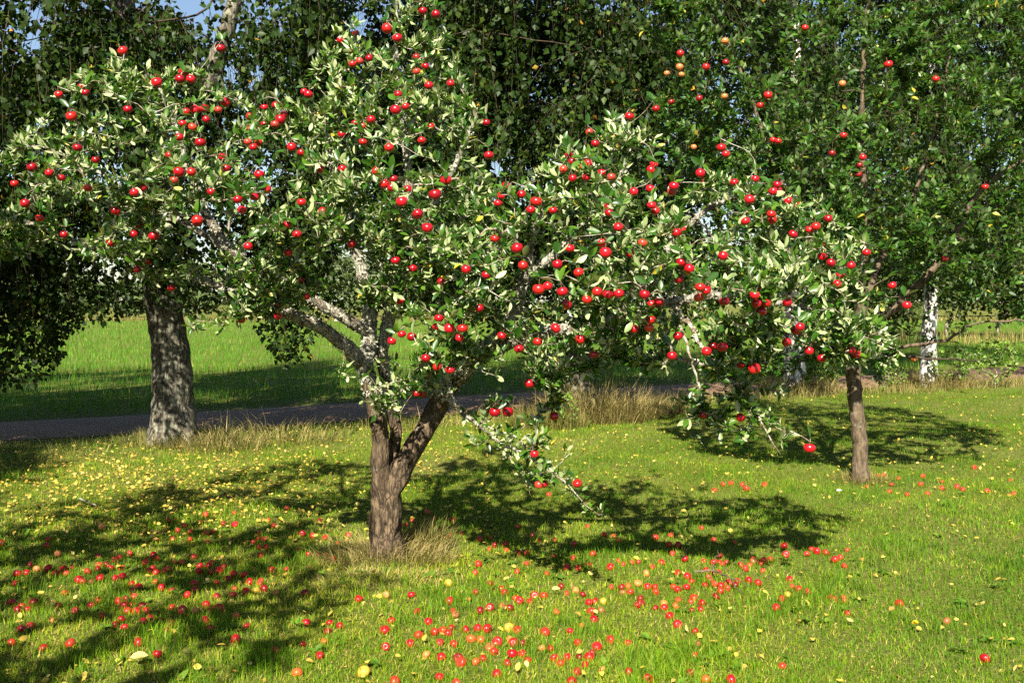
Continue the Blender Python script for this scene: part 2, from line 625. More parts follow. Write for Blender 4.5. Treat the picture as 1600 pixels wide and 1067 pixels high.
# twig leaves: rosettes along the last stretch of every twig
def rosettes(sk, tips, reach, per_node, tip_n, L0, W0, up=.45, seed=3, curl0=.12, flip=0.):
    g = np.random.default_rng(seed)
    P, Dn = [], []
    for t in tips:
        i, run = t, 0.
        first = True
        while i >= 0 and run < reach and sk.R[i] < .012:
            j = sk.par[i]
            if j < 0:
                break
            ax = sk.P[i] - sk.P[j]
            ln = np.linalg.norm(ax)
            ax = ax / max(ln, 1e-6)
            k = tip_n if first else g.poisson(per_node)
            for _ in range(k):
                P.append(sk.P[i] - ax * g.uniform(0, ln))
                Dn.append(ax)
            run += ln
            i = j
            first = False
    P, ax = np.array(P), np.array(Dn)
    n = len(P)
    rad = unit(g.normal(size=(n, 3)))
    rad = unit(rad - (rad * ax).sum(1, keepdims=True) * ax)
    D = unit(.55 * ax + .85 * rad + np.array([0, 0, up]) * g.uniform(.2, 1.4, (n, 1)) + g.normal(0, .25, (n, 3)))
    N = unit(np.array([0, 0, .75]) + .45 * SUN_DIR + g.normal(0, .55, (n, 3)) - .3 * ax)
    N[g.random(n) < flip] *= -1
    L = L0 * g.uniform(.5, 1.25, n)
    W = L * W0 * g.uniform(.8, 1.15, n)
    curl = g.normal(curl0, .22, n)
    tint = np.clip(g.beta(1.5, 1.5, n) * .93 + (g.random(n) < .018) * .6, 0, 1)
    P = P + D * L[:, None] * .12
    return P, D, N, L, W, curl, tint

# ------------------------------------------------------------------ the laden apple tree
# fruit seen on it: photograph column, row, apparent width
HANG = '''192,80,17 245,129,18 288,113,18 281,124,15 298,124,14 345,76,15 92,148,13 134,145,11 127,136,10 200,171,14 112,182,17 121,231,15
352,160,16 305,172,15 319,170,16 341,172,12 291,175,12 285,193,13 301,199,14 322,187,12 313,223,17 280,215,13 438,187,17 432,193,14 442,182,12 430,165,11 413,168,11
390,182,10 391,200,9 402,202,9 396,230,13 404,223,10 387,222,9 50,262,16 77,270,12 96,278,11 23,287,11 39,318,15 62,341,9 279,269,18 299,269,12 272,282,13
405,273,16 417,296,13 372,312,15 398,308,12 378,328,9 180,330,16 210,301,11 223,294,7 137,294,9 240,369,17 209,366,12 217,352,7 308,345,18 388,385,14 172,380,10
230,408,12 215,421,11 268,450,12 377,500,9 354,263,11 265,243,9 100,367,8 347,246,9
661,18,14 681,23,14 605,45,17 621,60,16 556,53,9 532,63,10 550,82,9 562,96,11 577,91,11 551,101,12 670,134,14 651,90,9 651,112,9 665,104,8 704,131,11
482,148,14 475,144,10 618,172,17 634,167,13 622,148,7 580,187,10 555,193,8 567,198,9 534,210,13 567,222,10 608,231,15 456,230,15 471,239,11 413,195,10
501,265,10 764,243,15 760,192,10 673,198,9 659,220,8 535,264,8 588,268,9 615,280,14 601,288,16 612,293,11 697,282,18 680,304,20 628,315,18 653,335,17 668,356,18 637,296,7
471,316,11 464,366,11 450,395,9 449,351,6 549,382,9 478,463,11 434,494,11 435,478,8 470,438,8 618,407,11 645,420,7 625,470,10 686,497,15 682,510,10 702,513,17 723,513,17
665,560,15 683,573,14 703,578,15 612,533,14 643,526,15 628,522,12 718,528,13 651,614,13 661,616,13 773,644,18 793,643,18 784,525,13 749,482,9 728,421,14 773,373,13
808,388,19 817,415,11 778,318,12 790,290,13 783,306,13 838,315,20 829,328,14 815,304,14 864,329,14 842,452,20 856,447,10 879,456,18 886,476,14 871,413,16 890,388,16
904,426,13 946,395,19 940,380,11 917,468,11 933,456,16 952,460,18 965,459,14 1007,460,17 1018,476,8 1030,472,10 966,355,14 952,333,13 951,323,9 990,300,14 1016,295,15
1053,291,16 1049,300,9 1018,321,13 1024,330,9 1057,364,13 1004,380,10 1064,410,16 1077,420,15 1094,449,15 1092,465,9 1060,436,7 868,513,17 840,534,14 907,530,17 928,554,11
991,514,12 1014,512,14 1017,500,12 1059,525,8 1050,556,16 811,545,13 827,599,17 866,650,15 860,600,8 835,709,13 842,757,12 850,756,13 902,755,15 1104,549,16 1114,541,9 1129,542,18
1179,576,19 1157,570,10 1098,648,13 1157,652,15 1265,700,19 1179,461,11 1182,474,14 1197,474,13 1190,487,11 1187,453,9 1132,471,13 1230,473,10 1250,511,13 1244,517,9 1229,535,14
1264,548,15 1330,547,14 1338,554,11 1284,560,6 983,182,15 1025,170,10 1094,271,15 1127,231,15 1134,241,9 889,243,13 894,253,11 880,265,13 921,207,10 930,225,11 955,203,8
919,255,13 912,261,8 940,270,8 895,279,13 1017,266,15 1022,257,10 1103,284,8 1147,285,11 1180,280,11 1171,312,16 1165,346,15 1208,299,14 1214,289,13 1216,298,10 1205,335,14
1207,344,7 1232,314,13 1244,321,10 1275,354,14 1265,359,10 1288,387,8 1294,342,9 1239,366,13 1298,411,13 1284,401,7 1313,430,13 1308,444,12 1330,415,13 1354,395,11 1394,446,9 1417,477,11
917,278,10 955,277,9 1103,453,9 1066,360,9 984,396,8 1130,400,8 760,430,9 690,440,8 505,330,8 330,300,8 150,250,8'''
HANG = np.array([[float(c) for c in t.split(',')] for t in HANG.split()])

CROWN = [(-110, 250), (0, 238), (55, 190), (88, 140), (130, 105), (195, 78), (250, 105), (300, 100), (340, 140), (415, 160), (468, 140), (480, 105), (520, 60), (530, -20),
         (560, -60), (690, -60), (705, 10), (705, 70), (735, 120), (735, 160), (765, 195), (775, 245), (790, 285), (830, 280), (875, 225), (905, 170), (960, 178), (1010, 190),
         (1050, 250), (1125, 235), (1210, 280), (1240, 298), (1330, 330), (1350, 410), (1395, 445), (1400, 490), (1390, 560), (1330, 575), (1230, 560), (1185, 590), (1060, 600),
         (1000, 580), (905, 590), (880, 625), (835, 600), (790, 600), (740, 575), (650, 580), (640, 520), (560, 470), (500, 460), (440, 500), (360, 510), (290, 455), (150, 425), (60, 412), (-30, 405), (-110, 380)]
HOLES = [(1232, 478, 20), (1240, 585, 24), (540, 418, 28), (508, 528, 30), (470, 545, 34), (1098, 345, 24), (785, 262, 16), (1075, 560, 22)]

def crown_mid(u, v):
    c = np.interp(u, [-100, 100, 350, 600, 800, 1000, 1200, 1400], [6.1, 6.1, 6.05, 5.95, 5.75, 5.6, 5.55, 5.6])
    c = c - np.clip(v - 280, -330, 320) * .0019
    return c
def crown_half(d):
    return np.clip(.14 + .0060 * d, .14, 1.0)

def in_hole(u, v, grow=0):
    h = np.zeros(len(u), bool)
    for (a, b, r) in HOLES:
        h |= (u - a) ** 2 + (v - b) ** 2 < (r + grow) ** 2
    return h

ROOT = ground_px(603, 872)
TD = ROOT[1]
sk = Skel()
def W(*pts):
    return np.array([at(u, v, D) for u, v, D in pts])
fork = sk.limb_path(np.vstack([ROOT - np.array([0, 0, .06]), W((603, 835, TD), (603, 800, TD + .01), (604, 778, TD + .02), (606, 752, TD + .03))]), [.104, .093, .092, .086, .05], None)
fork = sk.near(at(603, 826, TD))
# three stems leave it together: one leans to the thick birch, one stands, one leans to the small tree
li = sk.limb_path(np.vstack([sk.pos[fork], W((600, 785, TD), (596, 742, TD - .01), (593, 700, TD - .03), (589, 655, TD - .06), (580, 612, TD - .1), (568, 570, TD - .12))]), [.08, .076, .062, .052, .049, .052, .052], fork)
a1 = sk.limb_path(np.vstack([sk.pos[li], W((540, 542, 6.0), (500, 512, 5.9), (455, 492, 5.85), (415, 478, 5.85), (350, 452, 5.95), (280, 425, 6.0), (190, 400, 6.0), (100, 370, 6.05), (10, 330, 6.05))]), [.05, .042, .036, .032, .027, .022, .018, .014, .010, .006], li)
b1 = sk.limb_path(np.vstack([sk.pos[li], W((580, 525, 6.15), (574, 470, 6.2), (563, 420, 6.2), (545, 350, 6.2), (525, 280, 6.2), (505, 200, 6.15), (520, 120, 6.1))]), [.05, .045, .042, .036, .027, .02, .013, .006], li)
b2 = sk.limb_path(np.vstack([W((580, 525, 6.15)), W((545, 500, 6.05), (490, 470, 6.0), (440, 440, 5.95), (370, 400, 5.9), (330, 350, 6.0), (300, 280, 6.05), (275, 200, 6.1), (245, 130, 6.1))]), [.034, .032, .03, .028, .026, .025, .018, .012, .006], sk.near(at(580, 525, 6.15)))
b3 = sk.limb_path(np.vstack([at(370, 400, 5.9), W((290, 350, 5.8), (200, 300, 5.8), (120, 250, 5.9), (60, 230, 5.95))]), [.02, .016, .012, .008, .005], sk.near(at(370, 400, 5.9)))
# middle stem
mi = sk.limb_path(np.vstack([sk.pos[fork], W((607, 785, TD + .03), (612, 740, TD + .07), (616, 700, TD + .09), (618, 655, TD + .06), (606, 600, 6.25), (600, 545, 6.2), (612, 480, 6.2), (626, 400, 6.15), (640, 310, 6.1), (632, 210, 6.05), (622, 110, 6.0), (620, 20, 6.0), (625, -40, 6.0))]), [.06, .055, .046, .038, .038, .05, .048, .04, .033, .026, .02, .014, .009, .005], fork)
m2 = sk.limb_path(np.vstack([at(626, 400, 6.15), W((660, 350, 5.9), (700, 280, 5.75), (735, 210, 5.75), (745, 170, 5.8))]), [.026, .022, .016, .01, .005], sk.near(at(626, 400, 6.15)))
# leaning stem towards the small tree
ri = sk.limb_path(np.vstack([sk.pos[fork], W((608, 787, TD), (620, 745, TD + .01), (638, 710, TD + .02), (660, 676, TD), (684, 640, 6.25), (705, 600, 6.15), (745, 555, 5.95), (800, 500, 5.75), (818, 440, 5.6), (832, 370, 5.5), (850, 310, 5.5))]), [.08, .076, .068, .062, .062, .062, .058, .05, .036, .026, .018, .008], fork)
r2 = sk.limb_path(np.vstack([at(745, 555, 5.95), W((850, 520, 5.75), (950, 500, 5.6), (1050, 472, 5.5), (1150, 462, 5.45), (1240, 480, 5.5), (1330, 500, 5.6), (1385, 520, 5.65))]), [.042, .034, .03, .026, .02, .015, .010, .005], sk.near(at(745, 555, 5.95)))
r3 = sk.limb_path(np.vstack([at(818, 440, 5.6), W((880, 385, 5.5), (950, 310, 5.5), (985, 230, 5.55), (975, 195, 5.6))]), [.024, .019, .014, .008, .005], sk.near(at(818, 440, 5.6)))
r4 = sk.limb_path(np.vstack([at(950, 500, 5.6), W((1030, 405, 5.45), (1110, 325, 5.45), (1200, 305, 5.5), (1300, 345, 5.6))]), [.024, .018, .013, .009, .005], sk.near(at(950, 500, 5.6)))
# drooping bough and low twigs
d1 = sk.limb_path(np.vstack([at(705, 600, 6.15), W((705, 618, 5.8), (725, 648, 5.5), (775, 685, 5.3), (830, 715, 5.2), (880, 752, 5.15), (932, 803, 5.1))]), [.018, .014, .011, .009, .007, .005, .0025], sk.near(at(705, 600, 6.15)))
d5 = sk.limb_path(np.vstack([at(725, 648, 5.5), W((765, 668, 5.4), (815, 690, 5.32), (865, 735, 5.28), (895, 775, 5.25))]), [.007, .006, .005, .004, .002], sk.near(at(725, 648, 5.5)))
d6 = sk.limb_path(np.vstack([at(775, 685, 5.3), W((800, 720, 5.3), (822, 750, 5.3), (826, 775, 5.3))]), [.005, .004, .003, .002], sk.near(at(775, 685, 5.3)))
d2 = sk.limb_path(np.vstack([at(1050, 472, 5.5), W((1100, 545, 5.2), (1150, 600, 5.1), (1185, 650, 5.05), (1220, 712, 5.05))]), [.014, .011, .009, .006, .003], sk.near(at(1050, 472, 5.5)))
d3 = sk.limb_path(np.vstack([at(1185, 650, 5.05), W((1205, 668, 5.05), (1240, 675, 5.05), (1263, 688, 5.05))]), [.005, .004, .0035, .003], sk.near(at(1185, 650, 5.05)))
d4 = sk.limb_path(np.vstack([at(1050, 472, 5.5), W((1080, 550, 5.3), (1092, 605, 5.2), (1100, 640, 5.2))]), [.011, .007, .005, .003], sk.near(at(1050, 472, 5.5)))

def clumpy(P, f, lim):
    return np.array([mnoise.noise(tuple(p * f)) > lim for p in P])
# attractors: where twigs end
g = np.random.default_rng(5)
U, Vv, DD = [], [], []
cnt = 0
while cnt < 2450:
    u = g.uniform(-120, 1410, 4000)
    v = g.uniform(-70, 660, 4000)
    d = poly_dist(CROWN, u, v)
    k = (d > 5) & ~in_hole(u, v, 12)
    u, v, d = u[k], v[k], d[k]
    h = crown_half(d)
    t = np.where(g.random(len(u)) < .68, -g.random(len(u)) ** .7, g.random(len(u)) * .9)
    D = crown_mid(u, v) + t * h
    Q_ = at(u, v, D)
    k = np.where(t < .1, clumpy(Q_, 2.8, -.03), clumpy(Q_, 1.9, .12)) | ((np.abs(u - 610) < 110) & (np.abs(v - 400) < 95))
    u, v, D = u[k], v[k], D[k]
    U.append(u); Vv.append(v); DD.append(D)
    cnt += len(u)
U, Vv, DD = (np.concatenate(a)[:2450] for a in (U, Vv, DD))
att = at(U, Vv, DD)
# sprigs along the drooping bough, the low twigs and the trunk sprout
extra = []
for (u, v, D, s, k) in [(612, 622, 5.85, 24, 14), (650, 590, 5.7, 28, 10), (560, 590, 5.8, 20, 5), (770, 640, 5.3, 18, 4), (765, 685, 5.3, 18, 5), (800, 672, 5.25, 16, 5), (835, 695, 5.2, 20, 6), (822, 755, 5.3, 12, 3), (848, 745, 5.15, 16, 5), (880, 745, 5.15, 14, 3), (905, 772, 5.1, 10, 2), (930, 795, 5.1, 6, 2),
                        (1080, 620, 5.2, 22, 6), (1100, 655, 5.2, 18, 6), (1150, 625, 5.1, 25, 9), (1190, 650, 5.05, 22, 6), (1170, 690, 5.05, 18, 4), (1235, 672, 5.05, 12, 2), (1135, 660, 5.05, 15, 4),
                        (1330, 555, 5.6, 30, 12), (1390, 550, 5.65, 20, 5), (330, 510, 5.7, 18, 5), (300, 512, 5.7, 14, 3), (865, 625, 5.3, 18, 6), (1210, 600, 5.2, 22, 7)]:
    for _ in range(k):
        extra.append(at(u + g.normal(0, s), v + g.normal(0, s * .7), D + g.normal(0, .08)))
# the fruit: each hangs just inside the leafy front
au, av, aw = HANG.T
ad = np.maximum(poly_dist(CROWN, au, av), 0)
Dap = crown_mid(au, av) - crown_half(ad) * .97 + .02 + (aw < 11) * .12
low = [(773, 644, 5.25), (793, 643, 5.25), (835, 709, 5.16), (842, 757, 5.12), (850, 756, 5.16), (902, 755, 5.1), (1265, 700, 5.05), (1157, 652, 5.05), (1098, 648, 5.15), (866, 650, 5.25), (651, 614, 5.95), (661, 616, 6.0)]
for (a, b, D) in low:
    k = np.argmin((au - a) ** 2 + (av - b) ** 2)
    Dap[k] = D
APOS = at(au, av, Dap)
AR = np.clip(aw * Dap / FPX * .5, .023, .033)
order = np.argsort(Dap)
for _ in range(6):                     # fruit of one cluster may touch, not interpenetrate
    for i in range(len(APOS)):
        dv = APOS - APOS[i]
        ds = np.linalg.norm(dv, axis=1)
        for j in np.where((ds < (AR + AR[i]) * .98) & (ds > 1e-6))[0]:
            push = ((AR[i] + AR[j]) * .99 - ds[j]) * .5
            dirn = dv[j] / ds[j]
            APOS[j] += dirn * push
            APOS[i] -= dirn * push
g2 = np.random.default_rng(8)
AX = unit(np.array([0, .12, 1.]) + g2.normal(0, .22, (len(APOS), 3)))
STEM = .034
stem_end = APOS + AX * (AR * .62)[:, None] + AX * STEM
n_tw = len(att) + len(extra)
tips = sk.colonize(np.vstack([att, np.array(extra), stem_end]), bend=.35, wob=.007)
sk.finish(.0023, 2.35)

apple_tree = thing('apple_tree', 'lichened old apple tree laden with red apples, its trunk forking low above tufted straw', 'apple tree', ROOT)
def trunk_flare(h, ang):
    return .35 * math.exp(-max(h, 0) / .06) * (.6 + .4 * np.cos(3 * ang + .6)) + .10 * math.exp(-max(h, 0) / .25)
V, F = sk.tubes(.06, 9, lambda r: 44, .26, ROOT, trunk_flare)
trunkV, trunkF = V, F
link('trunk', mesh_from('apple_trunk', V, F, M['apple_bark']), apple_tree)
boughs(sk, .018, .06, lambda r: 18 if r > .03 else 10, .34, ROOT, M['apple_limb'], apple_tree)
V, F = sk.tubes(0, .018, lambda r: 6 if r > .008 else 4, 0, ROOT)
link('twigs', mesh_from('apple_twigs', V, F, M['twig']), apple_tree)['kind'] = 'stuff'

# lichen crust flaking off the boughs
g = np.random.default_rng(21)
cand = np.where((sk.R > .009) & (sk.P[:, 2] > 1.0))[0]
w_ = sk.R[cand] ** 1.1
ci = g.choice(cand, 12000, p=w_ / w_.sum())
ax = unit(sk.P[ci] - sk.P[np.maximum(sk.par[ci], 0)] + 1e-6)
rad = unit(g.normal(size=(12000, 3)) + np.array([-.1, -.5, .35]))
rad = unit(rad - (rad * ax).sum(1, keepdims=True) * ax)
Pl = sk.P[ci] + rad * (sk.R[ci] * 1.02)[:, None] + ax * g.uniform(-.03, .03, (12000, 1))
Dl = unit(g.normal(size=(12000, 3)) + rad * .7)
Lz = g.uniform(.006, .020, 12000)
M['lichen'] = leaf_mat('lichen', [(0, (.22, .22, .16)), (1, (.50, .49, .40))], [(0, (.22, .22, .16)), (1, (.50, .49, .40))], .9, .1, .05, (.5, .5, .4))
V, F, tn = leaves_geo(Pl - ROOT, Dl, unit(rad + g.normal(0, .5, (12000, 3))), Lz, Lz * g.uniform(.6, 1, 12000), g.uniform(-.5, .5, 12000), g.random(12000), 'low')
link('lichen', mesh_from('lichen', V, F, M['lichen'], {'tint': tn}), apple_tree)['kind'] = 'stuff'

# leaves
P, D, N, L, Wd, cu, ti = rosettes(sk, tips[:n_tw],   .33, 1.9, 7, .053, .42, .45, 31, flip=.44)
lu, lv = px(P + D * L[:, None] * .5)
keep = np.ones(len(P), bool)
hole = in_hole(lu, lv)
keep &= ~(hole & (g.random(len(P)) < .85))
for (a, b, w, Da) in zip(au, av, aw, Dap):
    near_ = (lu - a) ** 2 + (lv - b) ** 2 < (w * (.80 if w > 13 else .38)) ** 2
    keep &= ~(near_ & (P[:, 1] < Da + .05))
out = poly_dist(CROWN, lu, lv) < -45
low_ok = lv > 560
keep &= ~(out & ~low_ok)
P, D, N, L, Wd, cu, ti = (a[keep] for a in (P, D, N, L, Wd, cu, ti))
# a rosette of leaves is also where every apple hangs
ns = 3
Pa = np.repeat(stem_end, ns, 0)
ga = np.random.default_rng(77)
Da_ = unit(ga.normal(0, 1, (len(Pa), 3)) * np.array([1, .6, .5]) + np.array([0, .25, .75]))
Na = unit(np.array([0, -.5, .8]) + ga.normal(0, .5, (len(Pa), 3)))
La = .066 * ga.uniform(.7, 1.2, len(Pa))
P = np.vstack([P, Pa]); D = np.vstack([D, Da_]); N = np.vstack([N, Na]); L = np.concatenate([L, La]); Wd = np.concatenate([Wd, La * .45])
cu = np.concatenate([cu, ga.normal(.1, .15, len(Pa))]); ti = np.concatenate([ti, ga.beta(2, 2, len(Pa)) * .93])
print('apple leaves', len(P), 'twig nodes', len(sk.P))

def split_leaves(tree, root, P, D, N, L, Wd, cu, ti, mat, kind, n_single, half_front):
    """the leaves that show largest become parts of their own, the rest one foliage part"""
    lu, lv = px(P)
    Nn = unit(N - (N * unit(D)).sum(1, keepdims=True) * unit(D))
    view = unit(P - np.array([0, 0, CAM_H]))
    area = L * Wd * np.abs((Nn * view).sum(1)) / P[:, 1] ** 2
    ok = (lu > 5) & (lu < 1595) & (lv > 5) & (lv < 1060)
    # front layer: the leaf nearest to the camera in each small patch of the picture
    cell = (np.floor(lu / 16) * 10000 + np.floor(lv / 16)).astype(int)
    o_ = np.lexsort((P[:, 1], cell))
    first = np.zeros(len(P), bool)
    first[o_[np.concatenate([[True], np.diff(cell[o_]) != 0])]] = True
    score = np.where(ok & first, area, -1)
    pick = np.argsort(-score)[:n_single]
    rank = np.zeros(len(P), int)
    cs = cell[o_]
    st = np.concatenate([[0], np.where(np.diff(cs) != 0)[0] + 1])
    rank[o_] = np.arange(len(P)) - np.repeat(st, np.diff(np.concatenate([st, [len(P)]])))
    shown = (rank < 5) & ok
    shown[pick] = False
    back = ~((rank < 5) & ok)
    Va, Fa, ta = leaves_geo(P[shown] - root, D[shown], N[shown], L[shown], Wd[shown], cu[shown], ti[shown], kind)
    Vb, Fb, tb = leaves_geo(P[back] - root, D[back], N[back], L[back], Wd[back], cu[back], ti[back], 'low')
    print('front', shown.sum(), 'behind', back.sum())
    link('foliage', mesh_from('foliage', np.vstack([Va, Vb]), np.vstack([Fa, Fb + len(Va)]), mat, {'tint': np.concatenate([ta, tb])}), tree)['kind'] = 'stuff'
    for i in pick:
        s_ = slice(i, i + 1)
        V, F, tn = leaves_geo(P[s_] * 0, D[s_], N[s_], L[s_], Wd[s_], cu[s_], ti[s_], 'full')
        link('leaf', mesh_from('leaf', V, F, mat, {'tint': tn}), tree, P[i] - root)
split_leaves(apple_tree, ROOT, P, D, N, L, Wd, cu, ti, M['apple_leaf'], 'full', 300, .3)

# ------------------------------------------------------------------ fruit
def apple_mesh(name, skin, squash=.88, seed=0):
    gg = np.random.default_rng(seed)
    k, m = 18, 13
    ph = np.linspace(0, math.pi, m)
    lob = gg.uniform(0, 6.28)
    V = []
    for i, p in enumerate(ph):
        for j in range(k):
            a = j * 2 * math.pi / k
            rr = math.sin(p) ** .92 * (1 + .05 * math.cos(p)) if 0 < i < m - 1 else 0.0
            rr *= 1 + .025 * math.cos(5 * a + lob) * (.4 - .6 * math.cos(p)) + .03 * math.cos(a + lob)
            z = squash * math.cos(p)
            z -= .30 * math.exp(-(p / .36) ** 2)
            z += .17 * math.exp(-((math.pi - p) / .32) ** 2)
            V.append((rr * math.cos(a), rr * math.sin(a), z))
    V = np.array(V)
    ii = np.arange(m - 1)[:, None] * k
    jj = np.arange(k)[None]
    F = np.stack([(ii + jj).ravel(), (ii + k + jj).ravel(), (ii + k + (jj + 1) % k).ravel(), (ii + (jj + 1) % k).ravel()], 1)
    return mesh_from(name, V, F, skin)
def calyx_mesh():
    V, F = [], []
    zb = -.88 + .19
    for i in range(5):
        a = i * 1.2566
        c, s = math.cos(a), math.sin(a)
        b = len(V)
        V += [(.05 * c - .06 * s, .05 * s + .06 * c, zb), (.05 * c + .06 * s, .05 * s - .06 * c, zb), (.17 * c, .17 * s, zb - .13), (0, 0, zb - .02)]
        F += [(b, b + 1, b + 2), (b, b + 3, b + 1)]
    return mesh_from('calyx', np.array(V), np.array(F), M['calyx'], smooth=False)
def stem_mesh():
    k = 5
    pts = np.array([(0, 0, .45), (.01, 0, .8), (.03, .01, 1.15), (0, 0, 1.62)])
    V = np.concatenate([p + .045 * (1 + .5 * (i == 3)) * np.stack([np.cos(np.arange(k) * 1.2566), np.sin(np.arange(k) * 1.2566), np.zeros(k)], -1) for i, p in enumerate(pts)])
    a = (np.arange(3)[:, None] * k + np.arange(k)[None]).ravel()
    b = (np.arange(3)[:, None] * k + (np.arange(k)[None] + 1) % k).ravel()
    return mesh_from('stem', V, np.stack([a, b, b + k, a + k], 1), M['stem'])
SKIN = [apple_mesh('apple', M['apple_skin'], q, s) for q, s in ((.88, 1), (.93, 2), (.83, 3))]
FALL = [apple_mesh('windfall_apple', M['windfall_skin'], q, s) for q, s in ((.86, 4), (.92, 5), (.80, 6))]
CAL, STM = calyx_mesh(), stem_mesh()

def quat(axis, spin):
    return Vector(tuple(axis)).to_track_quat('Z', 'Y') @ Vector((0, 0, 1)).rotation_difference(Vector((0, 0, 1))) if spin is None else Vector(tuple(axis)).to_track_quat('Z', 'Y')

def put_apple(name, mesh, pos, r, axis, color, parts):
    o = link(name, mesh, None, pos)
    o.rotation_mode = 'QUATERNION'
    o.rotation_quaternion = Vector(tuple(axis)).to_track_quat('Z', 'Y')
    o.scale = (r, r, r)
    o.color = (*color, 1)
    for nm in parts:
        link(nm, STM if nm == 'stem' else CAL, o)
    return o

ORD = ['', 'second', 'third', 'fourth', 'fifth', 'sixth', 'seventh', 'eighth', 'ninth', 'tenth', 'eleventh', 'twelfth', 'thirteenth', 'fourteenth', 'fifteenth', 'sixteenth', 'seventeenth', 'eighteenth', 'nineteenth', 'twentieth']
def band_labels(u, v, cols, bands, fmt, alone, most):
    """one label for each: its strip of the scene, its band there, its rank from the top"""
    ci = np.array([next(i for i, (hi, _) in enumerate(cols) if x < hi) for x in u])
    bi = np.array([next(i for i, (hi, _) in enumerate(bands) if x < hi) for x in v])
    lab = [None] * len(u)
    for c in set(ci):
        for b in set(bi):
            m = [i for i in np.where((ci == c) & (bi == b))[0]]
            m.sort(key=lambda i: (v[i], u[i]))
            for r, i in enumerate(m):
                if len(m) == 1:
                    rk = alone
                else:
                    rk = most if r == 0 else (ORD[r] + ' ' + most)
                lab[i] = fmt(i).format(col=cols[c][1], band=bands[b][1], rank=rk)
    return lab

RED = [(.38, .003, .012), (.46, .006, .014), (.28, .002, .010), (.42, .010, .010)]
hcols = [(100, "at the crown's tip beyond the thick birch"), (230, 'just outside the thick birch'), (310, 'straight above the thick birch'), (430, 'beside the thick birch'),
         (540, 'between thick birch and main trunk'), (590, 'at the edge above the main fork'), (650, 'straight above the main trunk'), (760, 'above the leaning second stem'), (860, 'above the drooping bough'), (930, 'above the dry grass clump'),
         (1000, 'past the dry grass clump'), (1080, 'halfway to the white birch'), (1150, 'well towards the white birch'), (1220, 'just before the white birch'), (1290, 'in front of the white birch'), (1700, "at the crown's tip by the small tree")]
hbands = [(110, 'in the top'), (200, 'upper boughs'), (270, 'shoulder boughs'), (330, 'middle boughs'), (420, 'lower boughs'), (490, 'low boughs'), (580, 'lowest boughs'), (1100, 'dangling low')]
cidx = g2.integers(0, 4, len(APOS))
cname = ['bright red', 'glossy red', 'dark red', 'scarlet']
hl = band_labels(au, av, hcols, hbands, lambda i: cname[cidx[i]] + ' apple {col}, {band}, {rank}', 'alone', 'topmost')
for i in range(len(APOS)):
    c = np.array(RED[cidx[i]]) * g2.uniform(.8, 1.15) + np.array([.02, .03, .01]) * (g2.random() < .10 and aw[i] < 15)
    o = put_apple('apple', SKIN[i % 3], APOS[i], AR[i], AX[i], c, ['stem', 'calyx'] if aw[i] > 11 else ['stem'])
    tag(o, hl[i], 'apple', 'red apples hanging in the laden tree')

# ------------------------------------------------------------------ the small apple tree
R2 = ground_px(1345, 752)
D2 = R2[1]
s2 = Skel()
b0 = s2.limb_path(np.vstack([R2 - np.array([0, 0, .05]), W((1344, 700, D2), (1338, 640, D2), (1334, 585, D2), (1338, 520, D2 + .02))]), [.078, .066, .065, .066, .064], None)
for pts, rad in [
    ([(1345, 440, D2), (1352, 340, D2 + .05), (1345, 220, D2 + .1), (1350, 90, D2 + .1), (1360, -60, D2 + .1)], [.055, .045, .034, .024, .015, .006]),
    ([(1400, 480, D2 - .1), (1475, 400, D2 - .2), (1530, 300, D2 - .3), (1600, 250, D2 - .4), (1690, 190, D2 - .4)], [.045, .036, .028, .02, .013, .006]),
    ([(1300, 440, D2 + .1), (1240, 330, D2 + .2), (1190, 200, D2 + .3), (1150, 90, D2 + .3), (1110, 10, D2 + .3)], [.045, .034, .026, .019, .012, .006]),
    ([(1290, 500, D2 - .3), (1210, 450, D2 - .6), (1140, 400, D2 - .7), (1080, 330, D2 - .7)], [.03, .022, .016, .01, .005]),
    ([(1400, 540, D2 - .2), (1480, 530, D2 - .3), (1520, 505, D2 - .35), (1600, 500, D2 - .4)], [.026, .018, .013, .009, .004]),
    ([(1370, 420, D2 + .4), (1430, 300, D2 + .8), (1470, 160, D2 + 1.0), (1500, 0, D2 + 1.1)], [.036, .027, .019, .012, .006]),
    ([(1410, 555, D2 - .4), (1470, 560, D2 - .5), (1540, 562, D2 - .5)], [.016, .011, .008, .004])]:
    s2.limb_path(np.vstack([s2.pos[b0], W(*pts)]), rad, b0)
CROWN2 = [(985, 60), (1020, -40), (1100, -130), (1250, -170), (1450, -180), (1600, -130), (1700, -20), (1740, 150), (1730, 330), (1690, 480), (1620, 560), (1560, 575), (1500, 565), (1440, 585), (1380, 600), (1290, 595), (1180, 590), (1110, 540), (1080, 440), (1055, 330), (1030, 230), (1005, 150)]
g = np.random.default_rng(15)
U, Vv, DD = [], [], []
cnt = 0
while cnt < 2300:
    u = g.uniform(980, 1745, 3000)
    v = g.uniform(-180, 600, 3000)
    d = poly_dist(CROWN2, u, v)
    k = (d > 4)
    k &= ~((u > 1395) & (u < 1500) & (v > 430) & (g.random(3000) < .8)) & ~((u > 1420) & (v > 510) & (g.random(3000) < .75)) & ~((u - 1098) ** 2 + (v - 345) ** 2 < 28 ** 2)
    u, v, d = u[k], v[k], d[k]
    h = np.clip(.2 + .0072 * d, .2, 1.65)
    t = np.where(g.random(len(u)) < .6, -g.random(len(u)) ** .7, g.random(len(u)))
    D = D2 + .05 + t * h
    k = np.where(t < 0, clumpy(at(u, v, D), 1.7, -.06), clumpy(at(u, v, D), 1.1, .10))
    u, v, D = u[k], v[k], D[k]
    U.append(u); Vv.append(v); DD.append(D)
    cnt += len(u)
U, Vv, DD = (np.concatenate(a)[:2450] for a in (U, Vv, DD))
